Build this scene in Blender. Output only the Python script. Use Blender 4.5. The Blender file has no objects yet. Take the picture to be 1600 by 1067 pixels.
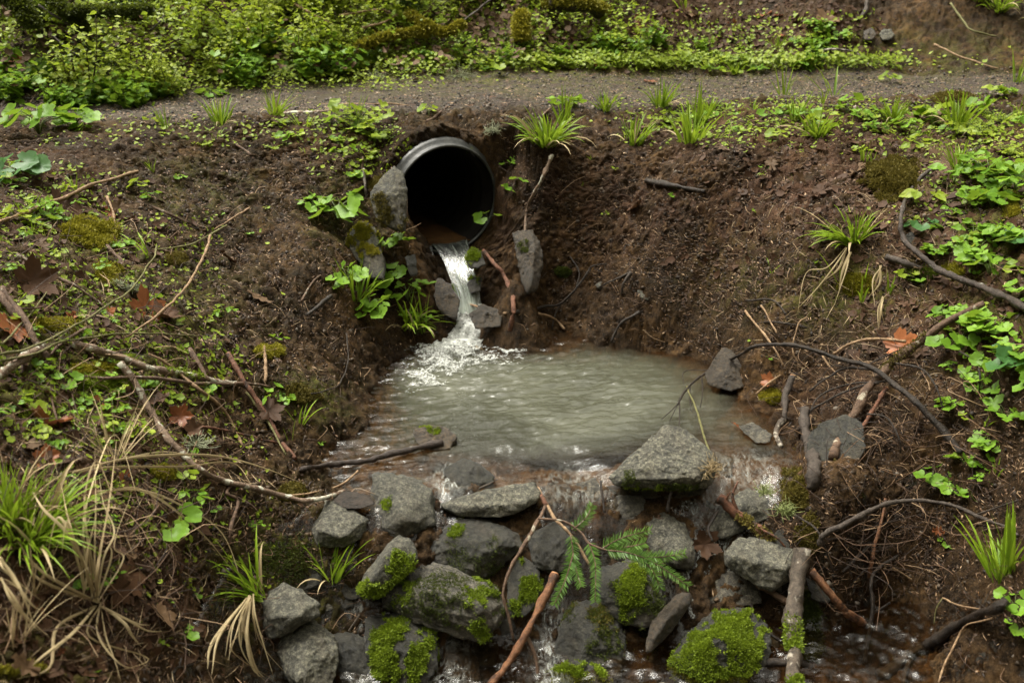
import bpy, bmesh, math, random
import numpy as np
from mathutils import Vector, Matrix, Quaternion, Euler
R = math.radians
rng = np.random.default_rng(11)
random.seed(5)
C = bpy.context.scene.collection

# ------------------------------------------------------------------ camera numbers
F, PITCH, CAMZ = 1556.0, R(21.0), 1.83
FWD = np.array([0, math.cos(PITCH), -math.sin(PITCH)])
UP = np.array([0, math.sin(PITCH), math.cos(PITCH)])
RT = np.array([1.0, 0, 0])
CAM = np.array([0, 0, CAMZ])

def ray(px, py):
    px = np.asarray(px, float); py = np.asarray(py, float)
    return FWD + ((px - 800) / F)[..., None] * RT - ((py - 533.5) / F)[..., None] * UP

def at(px, py, z):
    d = ray(px, py)
    t = (z - CAMZ) / d[..., 2]
    return CAM + d * t[..., None] if np.ndim(t) else CAM + d * t

def at_depth(px, py, dep):
    return CAM + ray(px, py) * dep

# ------------------------------------------------------------------ noise
def _hash(ix, iy, iz, seed):
    with np.errstate(over='ignore'):
        n = (ix.astype(np.uint32) * np.uint32(374761393) + iy.astype(np.uint32) * np.uint32(668265263)
             + iz.astype(np.uint32) * np.uint32(2246822519) + np.uint32(seed * 3266489917 % 4294967296))
        n = (n ^ (n >> np.uint32(13))) * np.uint32(1274126177)
        n = (n ^ (n >> np.uint32(15))) * np.uint32(2654435761)
        n = n ^ (n >> np.uint32(16))
    return n.astype(np.float64) / 2147483648.0 - 1.0

def noise2(x, y, seed=0):
    fx = np.floor(x); fy = np.floor(y)
    ix = fx.astype(np.int64); iy = fy.astype(np.int64); z = np.zeros_like(ix)
    u = x - fx; v = y - fy
    u = u * u * (3 - 2 * u); v = v * v * (3 - 2 * v)
    a = _hash(ix, iy, z, seed); b = _hash(ix + 1, iy, z, seed)
    c = _hash(ix, iy + 1, z, seed); d = _hash(ix + 1, iy + 1, z, seed)
    return (a * (1 - u) + b * u) * (1 - v) + (c * (1 - u) + d * u) * v

def noise3(p, seed=0):
    f = np.floor(p); i = f.astype(np.int64); t = p - f; t = t * t * (3 - 2 * t)
    r = 0
    for a in (0, 1):
        for b in (0, 1):
            for c in (0, 1):
                w = (t[:, 0] if a else 1 - t[:, 0]) * (t[:, 1] if b else 1 - t[:, 1]) * (t[:, 2] if c else 1 - t[:, 2])
                r = r + w * _hash(i[:, 0] + a, i[:, 1] + b, i[:, 2] + c, seed)
    return r

def fbm3(p, octs=4, seed=0):
    r = 0; a = 1.0
    for k in range(octs):
        r = r + a * noise3(p * 2.03 ** k, seed + k); a *= .52
    return r

def sstep(a, b, x):
    t = np.clip((x - a) / (b - a), 0, 1)
    return t * t * (3 - 2 * t)

PIPE_C = at_depth(698, 312, 5.48)
PHI = R(27)
PO = np.array([math.sin(PHI), -math.cos(PHI), 0.0])          # outward along the axis
PS = np.array([math.cos(PHI), math.sin(PHI), 0.0])           # sideways
PR = .286                                                    # inner radius
FOOT = at(737, 486, .085)
# ------------------------------------------------------------------ terrain: control points read as (pixel, pixel, height)
CP = []
def cp(px, py, z, zref=None):
    p = at(px, py, z if zref is None else zref)
    CP.append((p[0], p[1], z))
# path, near edge / far edge
NEAR = [(-500, 205, .90), (-200, 198, .92), (0, 190, .93), (200, 186, .95), (400, 182, .97), (600, 181, .985), (700, 180, .99), (850, 178, .99), (1000, 168, .985), (1150, 158, .99), (1300, 152, 1.0), (1600, 150, 1.02), (1900, 150, 1.04)]
FAR = [(-500, 172, .92), (-200, 168, .93), (0, 162, .94), (200, 141, .965), (400, 124, .985), (600, 118, .99), (800, 117, 1.0), (1000, 113, 1.0), (1200, 110, 1.01), (1400, 113, 1.02), (1600, 117, 1.03), (1900, 120, 1.04)]
for p in NEAR: cp(*p)
for p in FAR: cp(*p)
NE = np.array([at(*p)[:2] for p in NEAR]); FE = np.array([at(*p)[:2] for p in FAR])
# hillside beyond the path
for x, y in FE:
    left = x < 0.5
    for dy, dz in ((.45, .18 if left else .24), (1.0, .55), (2.0, 1.25), (4.0, 2.6)):
        CP.append((x * (1 + dy * .1), y + dy, 1.0 + dz))
# bare cut bank at upper right
for x in (2.6, 3.4, 4.4):
    CP.append((x, 8.45, 1.52)); CP.append((x, 8.15, 1.2))
# bank below the path, centre
for q in [(480, 200, .94), (560, 205, .93), (850, 200, .93), (1000, 195, .93), (480, 300, .72), (560, 300, .70), (560, 400, .45),
          (500, 480, .33), (590, 480, .15), (640, 470, .2), (640, 545, .01), (690, 440, .20), (790, 480, .08), (850, 350, .52), (850, 430, .24), (850, 506, .01),
          (800, 300, .68), (800, 400, .40), (600, 380, .48),
          (1000, 300, .68), (1000, 400, .42), (1000, 480, .20), (1000, 543, .01), (1100, 210, .91), (1100, 300, .74), (1100, 450, .30), (1150, 585, .02),
          (1200, 400, .52), (1200, 520, .26), (1300, 230, .90), (1300, 300, .80), (1300, 500, .34), (1300, 640, .10), (1240, 620, .05),
          (1450, 230, .92), (1450, 400, .63), (1600, 230, .95), (1600, 400, .72), (1450, 600, .26), (1600, 600, .42), (1350, 760, .0),
          (1450, 800, -.12), (1600, 800, .12), (1430, 930, -.38), (1600, 1060, -.2), (1550, 960, -.1), (1460, 1060, -.42), (1800, 800, .4), (1850, 500, .8), (1850, 1060, .1),
          # left bank
          (0, 225, .92), (0, 300, .90), (0, 350, .85), (0, 530, .70), (0, 700, .55), (0, 900, .42), (0, 1067, .32),
          (200, 230, .91), (200, 300, .82), (200, 500, .58), (200, 700, .40), (200, 900, .24), (200, 1067, .10), (-250, 400, 1.0), (-250, 700, .8), (-250, 1060, .6),
          (400, 250, .84), (400, 400, .52), (400, 550, .32), (400, 700, .15), (400, 800, .06), (380, 900, -.04), (400, 1067, -.25), (300, 1067, -.06),
          (470, 640, .16), (540, 560, .14), (520, 705, .005), (585, 590, .01), (500, 780, .02),
          # dam crest, outlet and face
          (600, 760, -.03), (700, 765, -.04), (850, 765, -.04), (960, 735, -.06), (1060, 740, -.04), (1180, 730, -.07), (1240, 730, -.05), (1120, 790, -.10),
          (550, 850, -.10), (700, 860, -.14), (850, 860, -.17), (1000, 850, -.17), (1120, 860, -.22), (1240, 830, -.12), (1300, 800, .0),
          (500, 930, -.22), (700, 950, -.28), (850, 950, -.32), (1000, 950, -.32), (1130, 950, -.36), (1240, 950, -.36),
          (480, 1000, -.32), (600, 1060, -.42), (800, 1067, -.45), (1000, 1067, -.46), (1150, 1067, -.46), (1300, 1067, -.46), (1340, 980, -.44)]:
    cp(*q)
# pool bed
for q in [(720, 560, -.2), (850, 580, -.28), (1000, 600, -.25), (800, 650, -.25), (950, 680, -.2), (700, 680, -.16), (620, 660, -.10), (1080, 650, -.16),
          (1150, 660, -.10), (600, 715, -.05), (760, 735, -.07), (900, 720, -.10), (560, 690, -.05)]:
    cp(q[0], q[1], q[2], 0.0)
for q in [(-3, .3, .7), (-1.5, 0, .3), (0, 0, -.2), (1.2, 0, -.3), (3, .3, .3), (-5, 2, 1.1), (5, 2, .9), (-7, 6, 1.0), (7, 6, 1.1), (0, 1.5, -.5), (1.2, 1.6, -.5), (-7, 0, 1.2), (7, 0, 1.2)]:
    CP.append(q)
CP = np.array(CP, float)

def _tps(r2):
    return r2 * np.log(r2 + 1e-9)
def _fit():
    n = len(CP); d2 = ((CP[:, None, :2] - CP[None, :, :2]) ** 2).sum(-1)
    K = _tps(d2) + np.eye(n) * .004
    P = np.c_[np.ones(n), CP[:, :2]]
    A = np.zeros((n + 3, n + 3)); A[:n, :n] = K; A[:n, n:] = P; A[n:, :n] = P.T
    return np.linalg.solve(A, np.r_[CP[:, 2], 0, 0, 0])
_w = _fit()
def base_eval(x, y):
    s = x.shape; x = x.ravel(); y = y.ravel(); out = np.empty(len(x))
    for k in range(0, len(x), 20000):
        xx = x[k:k + 20000]; yy = y[k:k + 20000]
        r2 = (xx[:, None] - CP[None, :, 0]) ** 2 + (yy[:, None] - CP[None, :, 1]) ** 2
        out[k:k + 20000] = _tps(r2) @ _w[:-3] + _w[-3] + _w[-2] * xx + _w[-1] * yy
    return out.reshape(s)

X0, X1, Y0, Y1, DG = -7.5, 7.5, .3, 13.5, .0125
_cx = np.arange(X0, X1 + .05, .05); _cy = np.arange(Y0, Y1 + .05, .05)
_gx, _gy = np.meshgrid(_cx, _cy, indexing='ij')
_B = base_eval(_gx, _gy)
def _bil(T, x, y, x0, y0, d):
    u = np.clip((x - x0) / d, 0, T.shape[0] - 1.001); v = np.clip((y - y0) / d, 0, T.shape[1] - 1.001)
    i = u.astype(int); j = v.astype(int); u = u - i; v = v - j
    return (T[i, j] * (1 - u) + T[i + 1, j] * u) * (1 - v) + (T[i, j + 1] * (1 - u) + T[i + 1, j + 1] * u) * v
def Hbase(x, y): return _bil(_B, x, y, X0, Y0, .05)

def path_mask(x, y):
    yn = np.interp(x, NE[:, 0], NE[:, 1]) + .06 * noise2(x * 3, y * 0 + .5, 41) + .03 * noise2(x * 11, y * 3, 42)
    yf = np.interp(x, FE[:, 0], FE[:, 1]) + .10 * noise2(x * 2.2, y * 0 + .5, 43) + .05 * noise2(x * 9, y * 4, 44)
    return sstep(-.04, .08, y - yn) * sstep(-.04, .08, yf - y)
def coarse_detail(x, y):
    pm = path_mask(x, y)
    far = sstep(8.0, 9.0, y)
    w = 1 - .85 * pm
    d = .030 * noise2(x * 2.3, y * 2.3, 1) + .022 * noise2(x * 5.1, y * 5.1, 2)
    n3 = noise2(x * 11 + 3 * noise2(x * 4, y * 4, 9), y * 11, 3)
    d += .020 * (1 - 2 * np.abs(n3)) + .010 * noise2(x * 23, y * 23, 4)
    shore = np.exp(-((Hbase(x, y)) / .08) ** 2)
    d += shore * .035 * noise2(x * 4.2 + 9, y * 4.2, 17)
    return d * w * (1 + .8 * far)
def fine_detail(x, y): return 0
_tx = np.arange(X0, X1 + DG, DG); _ty = np.arange(Y0, Y1 + DG, DG)
_gx, _gy = np.meshgrid(_tx, _ty, indexing='ij')
_T = Hbase(_gx, _gy) + coarse_detail(_gx, _gy)
def _mound(x, y, T):
    dx = x - PIPE_C[0]; dy = y - PIPE_C[1]
    a = -(dx * PO[0] + dy * PO[1]); s = dx * PS[0] + dy * PS[1]
    wob = .03 * noise2(s * 9, a * 0 + 3.3, 31)
    rr = .385
    up = PIPE_C[2] + np.sqrt(np.clip(rr * rr - s * s, 0, None)) - .0
    side = PIPE_C[2] + .0 - np.clip(np.abs(s) - .36, 0, 9) * 1.1
    up = np.where(np.abs(s) < .36, np.maximum(up, side), side)
    rec = np.clip(s - .37, 0, 1)
    ae = a - rec * .6
    inr = sstep(.40, .30, np.abs(s)); f = sstep(-.03 + .05 * inr, .08 + rec * 1.6, ae + wob * (1 - .8 * inr)) * sstep(1.3, .5, a) * sstep(.85, .5, np.abs(s))
    f2 = sstep(-.30, .0, a) * sstep(.3, .42, np.abs(s)) * sstep(.8, .5, np.abs(s)) * (s < 0)
    T = T + np.clip(up + .015 * noise2(x * 14, y * 14, 33) - T, 0, None) * f
    lip = PIPE_C + PO * .016; lz = PIPE_C[2] - PR + .04; foot = FOOT
    for (p, q, za, zb, w) in ((lip, foot, lz, foot[2], .13), (foot, at(722, 540, 0.), foot[2] + .03, .03, .12)):
        d = q[:2] - p[:2]; L2 = d @ d; t = np.clip(((x - p[0]) * d[0] + (y - p[1]) * d[1]) / L2, 0, 1)
        dist = np.hypot(x - p[0] - d[0] * t, y - p[1] - d[1] * t)
        zs = za + (zb - za) * (t * t * .82 + .18 * t)
        lim = zs - .075 + np.clip(dist - w * .6, 0, 9) * 1.6 + np.clip(a + .02, 0, 9) * 9
        T = np.where(dist < .42, np.minimum(T, lim + .012 * noise2(x * 20, y * 20, 34)), T)
    return T
_T = _mound(_gx, _gy, _T)
del _gx, _gy
def Hm(x, y): return _bil(_T, np.asarray(x, float), np.asarray(y, float), X0, Y0, DG)
def Hfull(x, y): return Hm(x, y) + fine_detail(x, y)

def hit(px, py, water=False, lo=1.2, hi=13.2):
    """world points where the rays through the pixels meet the ground (or the pool surface)"""
    px = np.atleast_1d(np.asarray(px, float)); py = np.atleast_1d(np.asarray(py, float))
    d = ray(px, py); d = d / d[:, 1:2]
    ys = lo * (hi / lo) ** (np.arange(420) / 419.0)
    out = np.zeros((len(px), 3))
    for k in range(0, len(px), 4000):
        dd = d[k:k + 4000]
        X = dd[:, 0:1] * ys; Z = CAMZ + dd[:, 2:3] * ys; Yy = np.broadcast_to(ys, X.shape)
        h = Hm(X, Yy)
        if water: h = np.maximum(h, np.where(Yy > 3.36, 0.0, -9))
        below = Z < h
        idx = np.where(below.any(1), below.argmax(1), len(ys) - 1)
        i1 = np.maximum(idx, 1); i0 = i1 - 1; ar = np.arange(len(dd))
        a = (Z - h)[ar, i0]; b = (Z - h)[ar, i1]
        t = np.clip(a / (a - b + 1e-12), 0, 1)
        yy = ys[i0] * (1 - t) + ys[i1] * t
        out[k:k + 4000] = CAM + dd * yy[:, None]
    return out
def hit1(px, py, **k): return hit([px], [py], **k)[0]
def normals(P, e=.03):
    gx = (Hm(P[:, 0] + e, P[:, 1]) - Hm(P[:, 0] - e, P[:, 1])) / (2 * e)
    gy = (Hm(P[:, 0], P[:, 1] + e) - Hm(P[:, 0], P[:, 1] - e)) / (2 * e)
    n = np.c_[-gx, -gy, np.ones(len(P))]
    return n / np.linalg.norm(n, axis=1, keepdims=True)
def depth_of(p): return float((np.asarray(p) - CAM) @ FWD)
def project(P):
    q = P - CAM; d = q @ FWD
    return 800 + F * (q @ RT) / d, 533.5 - F * (q @ UP) / d

# ------------------------------------------------------------------ object helpers
def mesh_np(name, V, Fc, mat=None, smooth=True, tint=None, extra=None):
    """V (n,3); Fc (m,3) or (m,4) array or list of tuples"""
    me = bpy.data.meshes.new(name)
    V = np.asarray(V, np.float32)
    if isinstance(Fc, np.ndarray):
        m, k = Fc.shape
        me.vertices.add(len(V)); me.vertices.foreach_set('co', V.ravel())
        me.loops.add(m * k); me.loops.foreach_set('vertex_index', Fc.astype(np.int32).ravel())
        me.polygons.add(m); me.polygons.foreach_set('loop_start', np.arange(0, m * k, k, dtype=np.int32))
        me.polygons.foreach_set('loop_total', np.full(m, k, np.int32))
        me.update(calc_edges=True)
    else:
        me.from_pydata([tuple(map(float, v)) for v in V], [], Fc)
        me.update()
    if smooth: me.polygons.foreach_set('use_smooth', np.ones(len(me.polygons), bool))
    if tint is not None:
        a = me.attributes.new('tint', 'FLOAT', 'POINT'); a.data.foreach_set('value', np.asarray(tint, np.float32))
    if extra:
        for kk, vv in extra.items():
            a = me.attributes.new(kk, 'FLOAT', 'POINT'); a.data.foreach_set('value', np.asarray(vv, np.float32))
    if mat: me.materials.append(mat)
    return me
def link(name, me, parent=None, loc=None):
    o = bpy.data.objects.new(name, me); C.objects.link(o)
    if loc is not None: o.location = loc
    if parent: o.parent = parent
    return o
def empty(name, loc=(0, 0, 0)):
    o = bpy.data.objects.new(name, None); C.objects.link(o); o.location = loc; o.empty_display_size = .05
    return o
def tag(o, label, cat, group=None):
    o['label'] = label; o['category'] = cat
    if group: o['group'] = group
    return o
def kind(o, k, label=None, cat=None):
    o['kind'] = k
    if label: o['label'] = label
    if cat: o['category'] = cat
    return o
def join(parts):
    """[(V, F ndarray, tint)] -> one"""
    Vs, Fs, Ts = [], [], []; n = 0
    for p in parts:
        V, Fc = p[0], p[1]; Vs.append(V); Fs.append(Fc + n); n += len(V)
        Ts.append(np.full(len(V), .5) if len(p) < 3 else (np.full(len(V), p[2]) if np.ndim(p[2]) == 0 else p[2]))
    return np.concatenate(Vs), np.concatenate(Fs), np.concatenate(Ts)
def local(V, base): return V - np.asarray(base)

# ------------------------------------------------------------------ materials
def mat_new(name):
    m = bpy.data.materials.new(name); m.use_nodes = True
    nt = m.node_tree; b = nt.nodes['Principled BSDF']
    return m, nt, b
class NT:
    def __init__(s, nt): s.nt = nt
    def n(s, t, **k):
        x = s.nt.nodes.new(t)
        for a, v in k.items():
            if a[0] == '_':
                a = a[1:]
                if a.isdigit(): a = int(a)
                else: a = a.replace('__', ' ')
                x.inputs[a].default_value = v
            else: setattr(x, a, v)
        return x
    def l(s, a, b): s.nt.links.new(a, b)
    def noise(s, scale, detail=4, rough=.55, vec=None, dist=0):
        x = s.n('ShaderNodeTexNoise'); x.inputs['Scale'].default_value = scale; x.inputs['Detail'].default_value = detail
        x.inputs['Roughness'].default_value = rough; x.inputs['Distortion'].default_value = dist
        if vec: s.l(vec, x.inputs['Vector'])
        return x.outputs['Fac']
    def coord(s, what='Object'):
        return s.n('ShaderNodeTexCoord').outputs[what]
    def pos(s): return s.n('ShaderNodeNewGeometry').outputs['Position']
    def scale(s, v, sc):
        m = s.n('ShaderNodeMapping'); m.inputs['Scale'].default_value = sc; s.l(v, m.inputs['Vector']); return m.outputs[0]
    def ramp(s, f, stops):
        r = s.n('ShaderNodeValToRGB'); e = r.color_ramp.elements
        while len(e) < len(stops): e.new(.5)
        for q, (p, c) in zip(e, stops):
            q.position = p; q.color = (*c, 1) if len(c) == 3 else c
        s.l(f, r.inputs[0]); return r.outputs[0]
    def mix(s, f, a, b, mode='MIX'):
        m = s.n('ShaderNodeMix', data_type='RGBA', blend_type=mode)
        for v, i in ((f, 0), (a, 6), (b, 7)):
            if isinstance(v, (int, float)): m.inputs[i].default_value = v
            elif isinstance(v, tuple): m.inputs[i].default_value = (*v, 1)
            else: s.l(v, m.inputs[i])
        return m.outputs[2]
    def math(s, op, a, b=0.0, c=None, clamp=False):
        m = s.n('ShaderNodeMath', operation=op, use_clamp=clamp)
        for v, i in ((a, 0), (b, 1), (c, 2)):
            if v is None: continue
            if isinstance(v, (int, float)): m.inputs[i].default_value = v
            else: s.l(v, m.inputs[i])
        return m.outputs[0]
    def rng(s, f, a, b, c, d):
        m = s.n('ShaderNodeMapRange'); s.l(f, m.inputs[0])
        for i, v in enumerate((a, b, c, d)): m.inputs[i + 1].default_value = v
        return m.outputs[0]
    def attr(s, name): return s.n('ShaderNodeAttribute', attribute_name=name).outputs['Fac']
    def bump(s, h, strength, dist, norm=None):
        b = s.n('ShaderNodeBump'); b.inputs['Strength'].default_value = strength; b.inputs['Distance'].default_value = dist
        s.l(h, b.inputs['Height'])
        if norm: s.l(norm, b.inputs['Normal'])
        return b.outputs[0]

def m_ground():
    m, nt, b = mat_new('soil'); N = NT(nt); p = N.pos()
    n1 = N.noise(3.2, 6, .62, p); n2 = N.noise(28, 5, .65, p); n3 = N.noise(130, 4, .7, p)
    mud = N.ramp(n1, [(.32, (.0110, .0058, .0022)), (.5, (.046, .0250, .0092)), (.70, (.120, .066, .025))])
    mud = N.mix(N.rng(n2, .40, .62, 0, .85), mud, (.0078, .0046, .0019))
    mud = N.mix(N.rng(n3, .52, .70, 0, .6), mud, (.120, .074, .034))
    litter = N.ramp(N.noise(17, 4, .7, p, 1.2), [(.3, (.035, .018, .011)), (.5, (.082, .040, .023)), (.66, (.13, .068, .040)), (.8, (.05, .026, .016))])
    lm = N.math('MULTIPLY', N.attr('litter'), N.rng(N.noise(7, 4, .6, p), .42, .58, 0, .9), clamp=True)
    c = N.mix(lm, mud, litter)
    grav = N.ramp(N.noise(60, 6, .8, p), [(.28, (.014, .012, .010)), (.5, (.060, .048, .040)), (.62, (.105, .083, .068)), (.75, (.19, .155, .125))])
    rust = N.mix(N.rng(N.noise(45, 3, .7, N.scale(p, (.35, 1, 1))), .58, .68, 0, .7), grav, (.15, .072, .036))
    c = N.mix(N.attr('path'), c, rust)
    mossc = N.ramp(N.noise(60, 4, .7, p), [(.3, (.025, .028, .005)), (.55, (.095, .105, .012)), (.75, (.24, .23, .03))])
    mm = N.math('MULTIPLY', N.attr('green'), N.rng(N.noise(9, 5, .75, p), .43, .56, 0, 1), clamp=True)
    c = N.mix(mm, c, mossc)
    bed = N.mix(N.rng(n2, .3, .7, 0, 1), (.085, .052, .028), (.17, .115, .066))
    c = N.mix(N.attr('bed'), c, bed)
    nt.links.new(c, b.inputs['Base Color'])
    rr = N.rng(N.noise(11, 5, .7, p), .35, .68, .45, .95)
    rr = N.math('ADD', rr, N.math('MULTIPLY', N.attr('path'), .2), clamp=True)
    nt.links.new(rr, b.inputs['Roughness']); b.inputs['Specular IOR Level'].default_value = .13
    h = N.math('ADD', N.math('MULTIPLY', n3, .5), N.math('MULTIPLY', N.noise(330, 3, .7, p), .5))
    nb0 = N.bump(N.noise(48, 5, .75, p), .7, .022)
    nb = N.bump(h, .9, .009, nb0); nt.links.new(nb, b.inputs['Normal'])
    return m
def m_rock(name, lo, hi, wet=.4, warm=0.0):
    m, nt, b = mat_new(name); N = NT(nt); p = N.coord()
    n1 = N.noise(8, 6, .7, p); n2 = N.noise(38, 6, .8, p); n3 = N.noise(130, 4, .8, p)
    c = N.mix(N.rng(n1, .36, .64, 0, 1), lo, hi)
    c = N.mix(N.rng(n2, .42, .68, 0, .8), c, tuple(v * 1.5 for v in hi))
    c = N.mix(N.rng(n3, .50, .66, 0, .75), c, tuple(v * .25 for v in lo))
    gr = N.noise(75, 5, .95, p); gs = N.n('ShaderNodeMix', data_type='RGBA', blend_type='MULTIPLY'); gs.inputs[0].default_value = 1; nt.links.new(c, gs.inputs[6]); nt.links.new(N.ramp(gr, [(.38, (.22, .22, .22)), (.5, (.85, .85, .85)), (.62, (2.0, 2.0, 1.9))]), gs.inputs[7]); c = gs.outputs[2]
    oi = N.n('ShaderNodeObjectInfo').outputs['Random']
    st = N.rng(N.noise(4.5, 4, .6, p, .6), .48, .68, 0, .75)
    c = N.mix(N.math('MULTIPLY', st, .4 + warm), c, (.10, .068, .034))
    c = N.mix(N.rng(N.noise(12, 5, .8, p), .60, .74, 0, .6), c, (.035, .045, .012))
    c = N.mix(N.math('MULTIPLY', oi, .45), c, (.02, .019, .015), 'MIX')
    nt.links.new(c, b.inputs['Base Color'])
    r = N.rng(N.noise(9, 5, .7, p), .35, .65, max(.12, .75 - wet), .85)
    nt.links.new(r, b.inputs['Roughness']); b.inputs['Specular IOR Level'].default_value = .5
    h = N.math('ADD', N.math('MULTIPLY', n2, .7), N.math('MULTIPLY', n3, .3))
    nt.links.new(N.bump(h, .9, .022), b.inputs['Normal'])
    return m
def m_leaf(name, c1, c2, trans=.35, rough=.42, dark=None):
    m, nt, b = mat_new(name); N = NT(nt)
    t = N.attr('tint'); oi = N.n('ShaderNodeObjectInfo').outputs['Random']
    f = N.math('ADD', N.math('MULTIPLY', t, .75), N.math('MULTIPLY', oi, .25))
    c = N.mix(f, c1, c2)
    c = N.mix(N.rng(N.noise(60, 3, .6, N.coord()), .35, .7, 0, .3), c, tuple(v * .55 for v in c1))
    nt.links.new(c, b.inputs['Base Color']); b.inputs['Roughness'].default_value = rough
    b.inputs['Specular IOR Level'].default_value = .25
    if trans:
        tr = N.n('ShaderNodeBsdfTranslucent'); nt.links.new(N.mix(.4, c, (.35, .45, .04)) if c2[1] > c2[0] * 1.1 else c, tr.inputs[0])
        ms = N.n('ShaderNodeMixShader', _0=trans); nt.links.new(b.outputs[0], ms.inputs[1]); nt.links.new(tr.outputs[0], ms.inputs[2])
        nt.links.new(ms.outputs[0], nt.nodes['Material Output'].inputs[0])
    return m
def m_bark(name, c1, c2, patch=None, pf=.62, rough=.6):
    m, nt, b = mat_new(name); N = NT(nt); p = N.coord()
    c = N.mix(N.rng(N.noise(45, 5, .8, p), .38, .64, 0, 1), c1, c2)
    c = N.mix(N.rng(N.noise(140, 3, .7, p), .5, .75, 0, .6), c, tuple(v * .35 for v in c1))
    if patch: c = N.mix(N.rng(N.noise(19, 3, .6, p), pf, pf + .06, 0, .9), c, patch)
    nt.links.new(c, b.inputs['Base Color'])
    b.inputs['Roughness'].default_value = rough
    b.inputs['Specular IOR Level'].default_value = .3; nt.links.new(N.bump(N.noise(110, 5, .8, p), .9, .007), b.inputs['Normal'])
    return m
def m_plain(name, col, rough=.5, bump=0.0, bs=80, var=.5, metal=0):
    m, nt, b = mat_new(name); N = NT(nt); p = N.coord()
    c = N.mix(N.rng(N.noise(bs * .2, 5, .7, p), .3, .7, 0, 1), tuple(v * (1 - var) for v in col), tuple(min(1, v * (1 + var)) for v in col))
    nt.links.new(c, b.inputs['Base Color']); b.inputs['Roughness'].default_value = rough; b.inputs['Metallic'].default_value = metal
    if bump: nt.links.new(N.bump(N.noise(bs, 4, .7, p), bump, .004), b.inputs['Normal'])
    return m
def pipe_pt(a, r, ang):                                      # a metres inward
    return PIPE_C - PO * a + PS * (r * math.cos(ang)) + np.array([0, 0, r * math.sin(ang)])

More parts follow.
